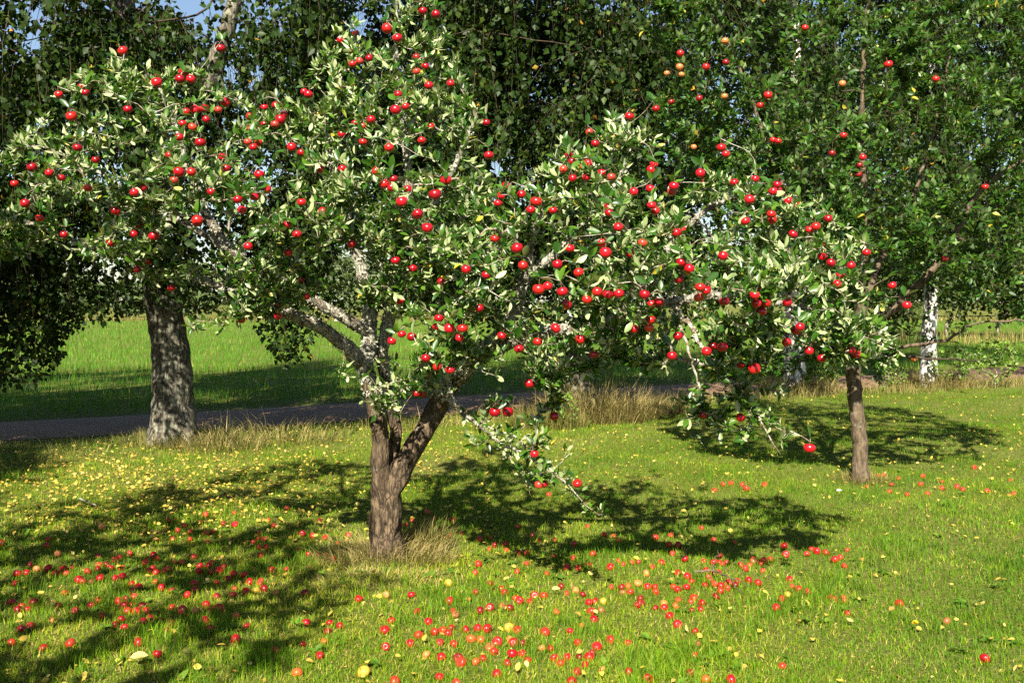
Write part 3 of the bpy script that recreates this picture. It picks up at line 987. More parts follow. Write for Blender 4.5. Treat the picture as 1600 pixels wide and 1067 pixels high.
HANG2 = np.array([[float(c) for c in t.split(',')] for t in '''1063,84,12,0 1062,105,12,1 1065,117,7,1 1042,115,6,1 1103,105,12,0 1133,65,12,1 1134,98,11,2 1093,154,11,2 1049,160,10,2 1132,151,9,1
1200,149,14,0 1188,165,12,0 1258,44,10,0 1316,131,8,1 1388,101,14,0 1462,124,9,0 1208,219,10,0 1216,221,9,0 1318,212,8,0 1348,246,10,0 1342,273,8,2 1300,240,9,2 1084,230,8,1 1539,292,8,0 1477,404,10,2 1428,560,12,1 1343,258,8,2'''.split()])
d = np.maximum(poly_dist(CROWN2, HANG2[:, 0], HANG2[:, 1]), 0)
D2a = D2 - np.clip(.2 + .0072 * d, .2, 1.65) * .95
A2 = at(HANG2[:, 0], HANG2[:, 1], D2a)
R2a = np.clip(HANG2[:, 2] * D2a / FPX * .5, .026, .036)
AX2 = unit(np.array([0, .1, 1.]) + g.normal(0, .2, (len(A2), 3)))
tips2 = s2.colonize(np.vstack([at(U, Vv, DD), A2 + AX2 * (R2a * .62)[:, None] + AX2 * STEM]), step=.10, bend=.35, wob=.01)
s2.finish(.0025, 2.4)
small_tree = thing('apple_tree', 'smaller apple tree with slim bare trunk and few apples in its green crown', 'apple tree', R2)
V, F = s2.tubes(.05, 9, lambda r: 20, .10, R2, lambda h, a: .35 * math.exp(-max(h, 0) / .06) * (.7 + .3 * np.cos(4 * a)))
link('trunk', mesh_from('small_trunk', V, F, M['small_bark']), small_tree)
boughs(s2, .018, .05, lambda r: 10, .12, R2, M['small_bark'], small_tree)
V, F = s2.tubes(0, .018, lambda r: 4, 0, R2)
link('twigs', mesh_from('small_twigs', V, F, M['dark_twig']), small_tree)['kind'] = 'stuff'
P, D, N, L, Wd, cu, ti = rosettes(s2, tips2[:len(U)], .5, 2.6, 7, .060, .52, .3, 44, .08)
lu, lv = px(P + D * L[:, None] * .5)
keep = np.ones(len(P), bool)
for (a, b, w, _), Da in zip(HANG2, D2a):
    keep &= ~(((lu - a) ** 2 + (lv - b) ** 2 < (w * .8) ** 2) & (P[:, 1] < Da + .05))
keep &= ~((lu - 1098) ** 2 + (lv - 345) ** 2 < 20 ** 2)
keep &= ~((np.abs(lu - 1240) < 18) & (lv > 450) & (g.random(len(lu)) < .8))
P, D, N, L, Wd, cu, ti = (a[keep] for a in (P, D, N, L, Wd, cu, ti))
print('small tree leaves', len(P))
split_leaves(small_tree, R2, P, D, N, L, Wd, cu, ti, M['small_tree_leaf'], 'mid', 300, .3)
sc_ = [(.40, .012, .012), (.50, .16, .05), (.20, .006, .010)]
sn_ = ['red', 'orange', 'dark red']
cols2 = [(1090, 'on the laden tree side'), (1160, 'beside the laden tree'), (1260, 'over the white birch'), (1330, 'just beside the slim trunk line'), (1420, 'straight above the slim trunk'), (1700, 'on the outer side')]
bands2 = [(90, 'top of the crown'), (140, 'upper crown'), (200, 'middle crown'), (300, 'lower crown'), (1100, 'lowest branches')]
l2 = band_labels(HANG2[:, 0], HANG2[:, 1], cols2, bands2, lambda i: sn_[int(HANG2[i, 3])] + ' apple in smaller tree, {col}, {band}, {rank}', 'alone', 'topmost')
for i in range(len(A2)):
    o = put_apple('apple', SKIN[i % 3], A2[i], R2a[i], AX2[i], sc_[int(HANG2[i, 3])], ['stem'])
    tag(o, l2[i], 'apple', 'scattered apples in the smaller tree')

# ------------------------------------------------------------------ birches
def strands(O, out, Ls, step, g, leaf_L, seg=5, sway=.17):
    """hanging twigs: points along each, and the leaves on them"""
    n = len(O)
    s = np.linspace(0, 1, seg)
    ph = g.uniform(0, 6.28, (n, 2))
    am = sway * g.uniform(.3, 1, (n, 1)) * Ls[:, None]
    hx = out[:, None, :2] * (Ls[:, None, None] * .28) * (1 - np.exp(-3.2 * s))[None, :, None]
    wob = np.stack([am * np.sin(3.1 * s + ph[:, :1]) - am * np.sin(ph[:, :1]), am * np.sin(2.6 * s + ph[:, 1:]) - am * np.sin(ph[:, 1:])], -1) * .6
    z = -Ls[:, None] * (.25 * s + .75 * s ** 1.5)[None] + (out[:, 2:3] * .25 * Ls[:, None]) * (s * (1 - s))[None] * 2
    pts = np.concatenate([O[:, None, :2] + hx + wob, (O[:, None, 2] + z)[..., None]], -1)
    # tubes, three sides
    T = unit(np.gradient(pts, axis=1))
    u = unit(np.cross(T, np.array([.3, .9, .1])))
    w = np.cross(T, u)
    r = (.0035 * (1 - .7 * s))[None, :, None, None]
    ang = np.arange(3) * 2.0944
    ring = pts[:, :, None] + r * (np.cos(ang)[None, None, :, None] * u[:, :, None] + np.sin(ang)[None, None, :, None] * w[:, :, None])
    V = ring.reshape(-1, 3)
    b = (np.arange(n)[:, None, None] * seg * 3 + np.arange(seg - 1)[None, :, None] * 3)
    k = np.arange(3)[None, None]
    F = np.stack([(b + k), (b + (k + 1) % 3), (b + 3 + (k + 1) % 3), (b + 3 + k)], -1).reshape(-1, 4)
    # leaves
    cnt = np.maximum(3, (Ls / step).astype(int))
    idx = np.repeat(np.arange(n), cnt)
    q = g.random(len(idx)) ** .85 * (seg - 1) * .999
    i0 = q.astype(int)
    f = (q - i0)[:, None]
    P = pts[idx, i0] * (1 - f) + pts[idx, i0 + 1] * f
    m = len(P)
    D = unit(g.normal(0, .75, (m, 3)) + np.array([0, 0, -.75]))
    P = P + D * .012 + g.normal(0, .055, (m, 3)) * np.array([1, 1, .5])
    N = unit(g.normal(0, .75, (m, 3)) + np.array([0, -.1, .3]))
    L = leaf_L * g.uniform(.65, 1.2, m)
    return V, F, P, D, N, L

def birch(label, base, r0, height, crown_r, z_lo, n_limb, n_str, str_len, leaf_L, step, seed, bark, lean=(0, 0), fork_z=None, custom=(), skip=None, z_hi_leaf=1e9, yellow=0., z_min=1.7):
    global rng
    g = np.random.default_rng(seed)
    rng = np.random.default_rng(seed + 500)
    base = np.asarray(base, float)
    s = Skel()
    zs = np.array([-.08, .35, 1.0, 1.8, 2.8, 4.2, 6.0, 8.5, height])
    rr = r0 * np.array([1.02, .93, .86, .80, .70, .58, .44, .25, .03])
    pts = np.stack([base[0] + lean[0] * np.maximum(zs - .6, 0) ** 1.2 + .05 * np.sin(zs * .9 + seed) * np.clip(zs, 0, 1), base[1] + lean[1] * np.maximum(zs, 0), base[2] + zs], -1)
    s.limb_path(pts, rr, None, step=.09, wob=.005)
    if fork_z:
        i = s.near(np.array([np.interp(fork_z, zs, pts[:, 0]), base[1], fork_z]))
        p = s.pos[i]
        s.limb_path(np.array([p, p + np.array([.28, -.1, .7]), p + np.array([.75, -.15, 1.8]), p + np.array([1.2, 0, 3.6]), p + np.array([1.5, .2, 6.])]), np.array([.6, .5, .42, .28, .08]) * r0, i, step=.12)
    # main limbs reach for points spread through the crown
    A = []
    while len(A) < n_limb:
        z = g.uniform(z_lo, height * .93)
        rad = crown_r * min(1, .62 + .38 * (height - z) / (height - z_lo)) * math.sqrt(g.uniform(.12, 1))
        th = g.uniform(0, 2 * math.pi)
        A.append(base + np.array([rad * math.cos(th) + lean[0] * z, rad * math.sin(th) + lean[1] * z, z]))
    cus = [at(u, vt, D) for (u, vt, vb, D, k, sp) in custom]
    A = np.array(A + cus)
    s.colonize(A, step=.16, bend=.5, wob=.02, droop=.05)
    s.finish(.006, 2.5)
    tree = thing('birch_tree', label, 'birch', base)
    fl = lambda h, a: .50 * math.exp(-max(h, 0) / .16) * (.65 + .35 * np.cos(4 * a + seed)) + .10 * math.exp(-max(h, 0) / .7)
    V, F = s.tubes(r0 * .62, 9, lambda r: 44, .10, base, fl)
    link('trunk', mesh_from('birch_trunk', V, F, bark), tree)
    boughs(s, .04, r0 * .62, lambda r: 12, .06, base, bark, tree, 'limb')
    V, F = s.tubes(0, .04, lambda r: 5, 0, base)
    link('branches', mesh_from('birch_branches', V, F, M['dark_twig']), tree)['kind'] = 'stuff'
    # curtains hang from the limbs, clumped
    cand = np.where(~np.array(s.limb) & (s.R < .05) & (s.P[:, 2] > z_lo * .75) & (s.P[:, 2] < z_hi_leaf))[0]
    wts = .06 + (np.sin(s.P[cand] @ np.array([2.6, 2.1, .5]) + seed) > .0) * 1.0
    ci = g.choice(cand, n_str, p=wts / wts.sum())
    O = s.P[ci] + g.normal(0, .10, (n_str, 3)) * np.array([1, 1, .4])
    Ls = str_len * g.uniform(.45, 1.25, n_str)
    ax = np.array([base[0], base[1], 0])
    out = unit(s.P[ci] - ax - np.array([0, 0, 1]) * s.P[ci][:, 2:3]) + g.normal(0, .6, (n_str, 3)) * np.array([1, 1, .4])
    Ls = np.minimum(Ls, np.maximum(.5, O[:, 2] - g.uniform(z_min, z_min + .9, n_str)))
    for (u, vt, vb, D, k, sp) in custom:
        o_ = at(u + g.normal(0, sp, k), vt + g.normal(0, 12, k), D + g.normal(0, .18, k))
        zb = at(u, vb, D)[2]
        O = np.vstack([O, o_])
        Ls = np.concatenate([Ls, (o_[:, 2] - zb) * (1 - .45 * g.random(k) ** 2)])
        out = np.vstack([out, g.normal(0, .35, (k, 3)) * np.array([1, 1, .3])])
    V, F, P, D, N, L = strands(O, out, Ls, step, g, leaf_L)
    if skip is not None:
        lu, lv = px(P)
        k_ = ~skip(lu, lv)
        P, D, N, L = P[k_], D[k_], N[k_], L[k_]
    m = len(P)
    ti = np.clip(g.beta(1.0, 2.5, m) * .94 + (g.random(m) < .012 + yellow) * .6, 0, 1)
    link('hanging_twigs', mesh_from('birch_twigs', V - base, F, M['dark_twig']), tree)['kind'] = 'stuff'
    V, F, tn = leaves_geo(P - base, D, N, L, L * g.uniform(.68, .86, m), g.normal(.1, .1, m), ti, 'low')
    link('foliage', mesh_from('birch_foliage', V, F, M['birch_leaf'], {'tint': tn}), tree)['kind'] = 'stuff'
    print('birch', len(P))
    return tree

SKYGAPS = [(60, 22, 14), (62, 195, 14), (336, 72, 11), (362, 115, 15), (392, 132, 9), (130, 4, 10), (188, 10, 14), (562, 38, 20), (405, 112, 14), (540, 415, 24), (548, 440, 14), (775, 262, 14), (290, 25, 10), (55, 60, 14), (440, 45, 9)]
def gaps(u, v):
    h = np.zeros(len(u), bool)
    for (a, b, r) in SKYGAPS:
        h |= (u - a) ** 2 + ((v - b) * .7) ** 2 < (r * .75) ** 2
    return h
def lift_field(limit):
    def f(u, v):
        lim = np.interp(u, *limit)
        return (v > lim) | gaps(u, v)
    return f

B1 = ground_px(270, 690)
lim1 = ([-400, -20, 20, 60, 95, 105, 150, 190, 215, 300, 330, 385, 400, 425, 455, 480, 500, 530, 700], [640, 610, 605, 600, 560, 520, 505, 500, 460, 500, 470, 480, 520, 560, 575, 565, 500, 480, 470])
birch('thick old birch with lichen-grey trunk and drooping dark twigs beside the road', B1, .235, 14.5, 3.5, 2.6, 100, 1500, 2.0, .077, .023, 71, M['old_birch_bark'], lean=(-.085, 0), fork_z=2.3,
      custom=[(15, 300, 605, 10.6, 34, 26), (70, 300, 600, 10.8, 30, 22), (130, 280, 520, 10.9, 14, 20), (175, 300, 505, 11.0, 14, 12), (-50, 280, 620, 10.6, 30, 30), (-120, 280, 640, 10.5, 30, 30), (240, 330, 500, 10.4, 14, 14), (290, 340, 520, 10.6, 12, 12), (405, 320, 520, 11.4, 12, 10), (435, 320, 570, 11.4, 24, 12), (462, 330, 580, 11.3, 22, 12), (490, 320, 515, 11.3, 10, 10), (350, 330, 480, 11.5, 12, 20),
              (40, 120, 330, 10.8, 24, 30), (120, 60, 300, 10.8, 30, 40), (230, 20, 260, 10.9, 30, 40), (330, 130, 330, 11.2, 24, 40), (430, 40, 260, 11.2, 34, 40), (500, 60, 300, 11.4, 22, 25)], skip=lift_field(lim1))
B4 = ground_px(905, 640)
lim4 = ([-400, 600, 700, 800, 830, 900, 950, 1000, 1060, 1100, 1300], [430, 440, 480, 540, 600, 600, 560, 560, 600, 560, 480])
birch('tall birch with long hanging curtains of leaves behind the dry grass clump', B4, .21, 14.0, 3.9, 2.6, 110, 1750, 2.3, .088, .027, 72, M['old_birch_bark'], lean=(.0, .0),
      custom=[(600, 20, 300, 14.2, 24, 40), (700, -10, 300, 13.9, 36, 40), (760, 0, 330, 13.7, 36, 30), (830, 20, 340, 13.6, 40, 30), (900, 10, 330, 13.6, 36, 30), (960, 30, 350, 13.9, 36, 30), (1020, 60, 380, 14.2, 30, 30), (860, 330, 590, 13.8, 30, 30), (930, 340, 560, 13.8, 24, 30), (1035, 350, 560, 14.4, 20, 24), (760, 330, 520, 14.0, 24, 40)], skip=lift_field(lim4), yellow=.012)
B2 = ground_px(1243, 611)
birch('white-barked birch behind the small apple tree with a bright shrub at its foot', B2, .185, 14.0, 3.6, 3.0, 90, 1000, 2.2, .095, .027, 73, M['white_birch_bark'], lean=(-.01, 0), skip=lambda u, v: (v > 520) | ((u - 1098) ** 2 + (v - 350) ** 2 < 30 ** 2))
B3 = ground_px(1452, 604)
birch('slim white birch with black-marked bark standing out beyond the small apple tree', B3, .15, 13.5, 3.3, 3.0, 80, 750, 2.2, .086, .030, 74, M['white_birch_bark'], custom=[(1452, -20, 260, 18.0, 26, 20), (1456, 120, 420, 18.0, 30, 22), (1462, 240, 470, 18.0, 26, 22)], skip=lambda u, v: v > 470)
B5 = np.array([11.9, 22.6, 0.])
birch('pale birch at the frame edge with white stem showing high up', B5, .16, 14.5, 3.6, 2.5, 80, 750, 2.3, .090, .032, 75, M['white_birch_bark'], lean=(-.012, 0), custom=[(1480, -30, 200, 20.5, 30, 30), (1530, -30, 260, 20.5, 34, 30), (1580, -20, 280, 20.5, 34, 30), (1440, -30, 150, 20.5, 24, 30)])
B0 = np.array([-8.9, 7.9, 0.])
birch('next birch of the roadside row, its shade reaching the verge', B0, .22, 13.5, 3.9, 2.2, 110, 1500, 2.2, .13, .05, 76, M['old_birch_bark'], lean=(-.01, 0), z_min=.7)
birch('tall unseen birch behind the viewer, added to shade the hanging twigs', np.array([-9.3, .8, 0.]), .24, 15.5, 3.5, 5.0, 90, 1100, 2.4, .17, .07, 77, M['old_birch_bark'], z_min=3.5)  # out of view; added so its crown shades the left twigs and verge
rng = np.random.default_rng(99)

# an apple tree beside the camera whose shade lies on the lawn
R3 = np.array([-3.3, 2.4, 0.])
s3 = Skel()
b3_ = s3.limb_path(np.array([R3 - [0, 0, .05], R3 + [0, 0, .6], R3 + [.05, 0, 1.3]]), [.09, .075, .07], None)
for q in ([-.9, .2, 1.4], [.6, -1.2, 1.3], [.7, -1.9, 1.4], [0, .9, 1.2], [.4, 1.5, 1.5], [-.3, -.8, 1.6], [0, 0, 2.2]):
    q = np.array(q)
    s3.limb_path(np.array([s3.pos[b3_], s3.pos[b3_] + q * [.5, .5, .3], s3.pos[b3_] + q * [1, 1, .8]]), [.05, .03, .012], b3_)
g = np.random.default_rng(3)
A = []
while len(A) < 5000:
    p = g.uniform(-1, 1, 3)
    if p @ p < 1:
        A.append(np.array([-3.0, 2.2, 2.95]) + p * np.array([1.9, 2.6, 1.45]))
A = np.array(A)
A = A[(A[:, 0] < -.55 * A[:, 1] - .34) & clumpy(A * [1, .75, 1], 1.25, -.06)][:1250]
t3 = s3.colonize(A, step=.1)
s3.finish(.0025, 2.4)
shade_tree = thing('apple_tree', 'apple tree beside the viewer casting shade over the windfalls', 'apple tree', R3)
V, F = s3.tubes(.04, 9, lambda r: 14, .1, R3)
link('trunk', mesh_from('shade_trunk', V, F, M['small_bark']), shade_tree)
V, F = s3.tubes(0, .04, lambda r: 5, 0, R3)
link('boughs', mesh_from('shade_boughs', V, F, M['small_bark']), shade_tree)['kind'] = 'stuff'
P, D, N, L, Wd, cu, ti = rosettes(s3, t3, .5, 2.4, 7, .066, .5, .3, 45)
V, F, tn = leaves_geo(P - R3, D, N, L, Wd, cu, ti, 'low')
link('foliage', mesh_from('shade_foliage', V, F, M['apple_leaf'], {'tint': tn}), shade_tree)['kind'] = 'stuff'

# ------------------------------------------------------------------ grass
def snoise(x, y, f, s):
    return (np.sin(f * x + 1.7 * s) * np.sin(f * 1.13 * y + 2.3 * s) + .6 * np.sin(2.3 * f * x - 1.9 * f * y + s) + .4 * np.sin(4.7 * f * x + 3.1 * f * y + 5 * s)) / 2

def blades(P, H, Wb, lean, az, tint, seg):
    """bent blades of grass; seg 1: a single triangle, seg 2: three triangles"""
    n = len(P)
    dirn = np.stack([np.cos(az), np.sin(az), np.zeros(n)], -1)
    face = az + math.pi / 2 + rng.normal(0, .5, n)
    side = np.stack([np.cos(face), np.sin(face), np.zeros(n)], -1) * (Wb * .5)[:, None]
    sl = np.sin(lean)[:, None]
    clz = np.cos(lean)[:, None]
    up = np.array([0, 0, 1.])
    tip = P + dirn * (H[:, None] * sl * 1.0) + up * (H[:, None] * clz)
    if seg == 1:
        V = np.stack([P - side, P + side, tip], 1)
        F = np.arange(n * 3).reshape(n, 3)
        return V.reshape(-1, 3), [F], np.repeat(tint, 3)
    mid = P + dirn * (H[:, None] * sl * .32) + up * (H[:, None] * (.55 + .1 * clz) * np.maximum(clz, .45) ** .3 * .85)
    mid[:, 2] = np.minimum(mid[:, 2], P[:, 2] + H * .62)
    V = np.stack([P - side, P + side, mid - side * .8, mid + side * .8, tip], 1)
    b = np.arange(n)[:, None] * 5
    T = np.concatenate([b + [0, 1, 3], b + [0, 3, 2], b + [2, 3, 4]])
    return V.reshape(-1, 3), [T], np.repeat(tint, 5)

def wedge(n, y0, y1, power, g, margin=1.0):
    """points of the ground in view, denser near the camera"""
    q = g.random(n)
    if abs(power - 1) < 1e-6:
        y = y0 * (y1 / y0) ** q
    else:
        e = 1 - power
        y = (y0 ** e + q * (y1 ** e - y0 ** e)) ** (1 / e)
    x = g.uniform(-1, 1, n) * (.515 * y + margin)
    return x, y

g = np.random.default_rng(51)
TR = [(ROOT, .13), (R2, .09)]
def lawn(n, y0, y1, power, seg, h, w):
    x, y = wedge(n, y0, y1, power, g)
    k = y < road_near(x) - .25
    for (r_, rad_) in TR:
        k &= (x - r_[0]) ** 2 + (y - r_[1]) ** 2 > rad_ ** 2
    x, y = x[k], y[k]
    n = len(x)
    patch = snoise(x, y, .9, 1) * .6 + snoise(x, y, 4.1, 2) * .35 + snoise(x, y, 13., 3) * .35 + .25 * np.exp(-((x + .6) / 2.2) ** 2)
    lush = np.clip(.5 + .6 * snoise(x, y, 2.2, 4), 0, 1)
    tus = np.clip((snoise(x, y, 3.1, 9) + .5 * snoise(x, y, 8.3, 12) - .22) * 3, 0, 1)
    dry = g.random(n) < np.clip((.17 - .03 * np.clip(x, -3, 3) + .28 * patch) * (1 - .7 * tus), .03, .7)
    tint = np.clip(.32 - .03 * np.clip(x, -3, 3) + .27 * patch - .16 * tus + g.normal(0, .14, n), 0, .70)
    tint[dry] = g.uniform(.74, 1, dry.sum())
    H = h * g.uniform(.5, 1.25, n) * (.72 + .4 * lush + .75 * tus)
    lean = np.where(dry, g.uniform(.6, 1.45, n), np.abs(g.normal(.45, .35, n)))
    az = g.uniform(0, 2 * math.pi, n)
    Wb = w * g.uniform(.6, 1.3, n) * (y / y0) ** .8
    return blades(np.stack([x, y, gz(x, y) - .004], -1), H, Wb, np.clip(lean, 0, 1.45), az, tint, seg)
parts = [lawn(172000, 3.4, 7.6, 1.7, 2, .044, .0026), lawn(190000, 7.6, 18.5, 1.4, 1, .050, .0042)]
V = np.concatenate([p[0] for p in parts])
F = [parts[0][1][0], parts[1][1][0] + len(parts[0][0])]
link('grass', mesh_from('grass', V, F, M['grass'], {'tint': np.concatenate([p[2] for p in parts])}), kind='stuff')

# broad-leaved weeds low in the lawn
gw = np.random.default_rng(303)
x, y = wedge(260, 3.6, 13, 1.5, gw, .3)
k = (y < road_near(x) - .4) & (snoise(x, y, 1.9, 21) > -.25)
x, y = x[k], y[k]
ki = np.repeat(np.arange(len(x)), 7)
a_ = gw.uniform(0, 2 * math.pi, len(ki))
Dw = unit(np.stack([np.cos(a_), np.sin(a_), gw.uniform(.2, .9, len(ki))], -1))
Lw = gw.uniform(.03, .065, len(ki)) * gw.uniform(.7, 1.2, len(x))[ki]
V, F, tn = leaves_geo(np.stack([x[ki], y[ki], gz(x[ki], y[ki]) + .008], -1), Dw, np.tile([0, 0, 1.], (len(ki), 1)) + gw.normal(0, .2, (len(ki), 3)), Lw, Lw * gw.uniform(.35, .6, len(ki)), gw.normal(.35, .15, len(ki)), gw.uniform(0, .7, len(ki)), 'mid')
link('lawn_weeds', mesh_from('lawn_weeds', V, F, M['weed_leaf'], {'tint': tn}), kind='stuff')

# hay meadow across the road
n = 120000
q = g.random(n)
y = 11.5 * (75 / 11.5) ** q
x = g.uniform(-1, 1, n) * (.53 * y + 3)
k = y > road_far(x) + .1 + g.uniform(0, .2, n)
x, y = x[k], y[k]
n = len(x)
tint = np.clip(.42 + .25 * snoise(x, y, .5, 6) + g.normal(0, .16, n), 0, .9)
tint[g.random(n) < .02] = 1
V, F, tn = blades(np.stack([x, y, np.zeros(n) - .01], -1), g.uniform(.13, .24, n) * np.clip((y - road_far(x)) / 1.0, .4, 1), .009 * (y / 14) ** .75 * g.uniform(.7, 1.3, n), np.abs(g.normal(.3, .22, n)), g.uniform(0, 6.28, n), tint, 1)
link('meadow_grass', mesh_from('meadow_grass', V, F, M['meadow'], {'tint': tn}), kind='stuff')
# dry strip along the far end of the meadow
n = 16000
x = g.uniform(-75, 95, n)
y = 80 + g.uniform(0, 6, n)
V, F, tn = blades(np.stack([x, y, np.zeros(n)], -1), g.uniform(.15, .4, n), g.uniform(.06, .16, n), np.abs(g.normal(.2, .2, n)), g.uniform(0, 6.28, n), np.clip(g.normal(.33, .22, n), 0, 1), 1)
link('dry_field_edge_grass', mesh_from('dry_field_edge', V, F, M['straw'], {'tint': tn}), kind='stuff')

# long straw grass of the verge
n = 34000
x = g.uniform(-9, 15, n)
off = .1 + g.random(n) ** 1.1 * (np.interp(x, [-9, -4.5, -2, 1, 15], [2.3, 2.2, 1.7, 1.2, 1.2]) + .35 * snoise(x, x * 0, 1.1, 3))
y = road_near(x) - off - .02
dens = np.interp(x, [-9, -5.2, -4.2, -3.3, -1.5, .2, .8, 2.0, 2.6, 4.2, 5, 15], [.7, .7, .45, .32, .34, .5, .9, .9, .35, .45, .8, .85]) * (.65 + .5 * snoise(x, y, 2.2, 8))
k = g.random(n) < dens
x, y, off = x[k], y[k], off[k]
n = len(x)
H = g.uniform(.14, .44, n) * (.8 + .35 * snoise(x, y, 1.7, 2)) * np.interp(x, [-9, -4, -2, 3, 15], [.6, .6, .9, .9, .85]) * np.clip(off / .8, .35, 1)
tint = np.clip(g.normal(.5, .28, n) + .2 * snoise(x, y, 2.9, 7) - .25 * (x < -4.3), 0, 1)
V, F, tn = blades(np.stack([x, y, np.zeros(n) - .01], -1), H, g.uniform(.003, .007, n), np.clip(np.abs(g.normal(.75, .4, n)), 0, 1.4), g.uniform(0, 6.28, n), tint, 2)
link('verge_grass', mesh_from('verge_grass', V, F, M['straw'], {'tint': tn}), kind='stuff')

def tuft(label, c, rx, ry, n, h0, h1, tlo, thi, w, seed, lean=.6):
    gg = np.random.default_rng(seed)
    a, r = gg.uniform(0, 6.28, n), np.sqrt(gg.random(n))
    x, y = rx * r * np.cos(a), ry * r * np.sin(a)
    az = np.arctan2(y, x) + gg.normal(0, .7, n)
    H = gg.uniform(h0, h1, n) * (1.1 - .45 * r)
    V, F, tn = blades(np.stack([x, y, gz(c[0] + x, c[1] + y) - c[2] - .005], -1), H, w * gg.uniform(.6, 1.3, n), np.clip(np.abs(gg.normal(lean, .35, n)), 0, 1.4), az, gg.uniform(tlo, thi, n), 2)
    t = link('grass_tuft', mesh_from('grass_tuft', V, F, M['straw'], {'tint': tn}), None, c)
    t['kind'] = 'stuff'
    return t
tuft('', ROOT, .44, .36, 2000, .08, .24, .25, 1, .004, 1, .9)
tuft('', ground_px(655, 855), .22, .2, 800, .16, .32, .0, .7, .004, 2, .7)
tuft('', ground_px(590, 905), .42, .24, 700, .05, .12, .4, 1, .004, 21, 1.25)
tuft('', B1 + [.05, -.1, 0], .62, .5, 1400, .08, .28, .0, .7, .006, 3)
tuft('', ground_px(345, 700), .5, .45, 480, .2, .5, .0, 1, .005, 4, 1.0)
tuft('', ground_px(430, 690), .8, .4, 480, .2, .5, .0, 1, .005, 5, 1.0)
tuft('', ground_px(930, 655), .85, .6, 2600, .3, .8, .2, 1, .006, 6, .85)
tuft('', ground_px(1010, 645), .6, .3, 1500, .15, .45, .4, 1, .007, 7, .8)
tuft('', ground_px(860, 668), .5, .3, 1200, .15, .4, .0, .6, .007, 8)
tuft('', B2 + [0, -.1, 0], .7, .5, 1600, .2, .5, .3, .9, .008, 9)
tuft('', B3 + [0, -.1, 0], .8, .5, 1800, .2, .5, .3, .9, .008, 10)
tuft('', R2, .26, .22, 700, .06, .16, .1, .8, .004, 12, .7)

# ------------------------------------------------------------------ shrubs and bushes
def shrub(name, label, cat, c, rx, ry, h, n, L, mat, seed, stems=14, stem_mat='twig'):
    gg = np.random.default_rng(seed)
    c = np.asarray(c, float)
    t = thing(name, label, cat, c)
    s = Skel()
    s.add((0, 0, -.02), -1, .01 * h + .004, True)
    s.add((0, 0, .08 * h), 0, .01 * h + .004, True)
    A = []
    while len(A) < stems * 4:
        p = gg.uniform(-1, 1, 3)
        if p @ p < 1:
            A.append((p[0] * rx * .85, p[1] * ry * .85, h * (.55 + .45 * p[2])))
    tips = s.colonize(np.array(A), step=h * .09, wob=h * .01)
    s.finish(.003 + .001 * h, 2.4)
    V, F = s.tubes(0, 9, lambda r: 5)
    link('stems', mesh_from('shrub_stems', V, F, M[stem_mat]), t)['kind'] = 'stuff'
    i = gg.choice(np.arange(2, len(s.P)), n)
    P = s.P[i] + gg.normal(0, .09, (n, 3)) * np.array([rx, ry, h * .6])
    P[:, 2] = np.maximum(P[:, 2], .03)
    D = unit(gg.normal(0, 1, (n, 3)) + np.array([0, 0, .3]))
    N = unit(gg.normal(0, .7, (n, 3)) + np.array([0, -.3, .7]))
    Lg = L * gg.uniform(.6, 1.25, n)
    V, F, tn = leaves_geo(P, D, N, Lg, Lg * gg.uniform(.5, .7, n), gg.normal(.1, .1, n), gg.random(n), 'mid' if h < 2 else 'low')
    link('foliage', mesh_from('shrub_foliage', V, F, mat, {'tint': tn}), t)['kind'] = 'stuff'
shrub('shrub', 'bright green low shrub at the foot of the white birch', 'shrub', ground_px(1283, 606), .5, .35, .85, 900, .07, M['weed_leaf'], 1)
shrub('shrub', 'small upright weed in front of the dry grass clump', 'weed', ground_px(884, 668), .22, .16, .42, 260, .045, M['weed_leaf'], 2, 6)
shrub('shrub', 'leafy weeds beside the slim white birch', 'weed', ground_px(1490, 606), .6, .3, .75, 600, .06, M['weed_leaf'], 3, 10)
shrub('shrub', 'tall weed on the verge between slim birch and frame edge', 'weed', ground_px(1555, 606), .5, .3, .9, 500, .07, M['weed_leaf'], 4, 10)
shrub('shrub', 'weedy sprouts under the small apple tree crown by the road', 'weed', ground_px(1390, 612), .4, .3, .5, 300, .05, M['weed_leaf'], 5, 8)
far = [(310, 88, 3.6, 2.4, 'rounded grey-green bush beyond the field, beside the thick birch'), (110, 92, 3.2, 2.2, 'low bush at the field end beyond the hanging twigs'), (210, 97, 2.6, 1.9, 'small bush at the field end, between hanging twigs and thick birch'),
       (20, 95, 4.5, 3.0, 'large bush at the field end behind the hanging curtain'), (430, 94, 4.0, 3.2, 'bush at the field end below the lichened bough'), (525, 96, 4.4, 3.6, 'pale tree-like bush at the field end in the main fork gap'), (590, 100, 3.5, 3, 'bush at the field end behind the main stem'),
       (700, 98, 4, 3.5, 'bush at the field end behind the leaning stem'), (820, 96, 4, 4, 'bush at the field end behind the drooping bough'), (960, 98, 4.5, 4, 'bush at the field end behind the dry grass clump'), (1090, 96, 4, 4.2, 'bush at the field end short of the white birch'),
       (1220, 98, 4.2, 4.5, 'bush at the field end behind the white birch'), (1340, 96, 4, 4, 'bush at the field end behind the slim apple trunk'), (1420, 99, 4, 3.2, 'bush at the field end short of the slim birch'), (1500, 97, 4, 4.0, 'bush at the field end just past the slim birch'), (1590, 98, 4.5, 4.5, 'bush at the field end by the pale edge birch')]
for i, (u, D_, r_, h_, lb) in enumerate(far):
    c = at(u, 470, D_)
    c[2] = 0
    shrub('bush', lb, 'bush', c, r_ * 1.5, r_ * .8, h_ * 1.9, 2600, .55, M['bush_leaf'], 60 + i, 14)

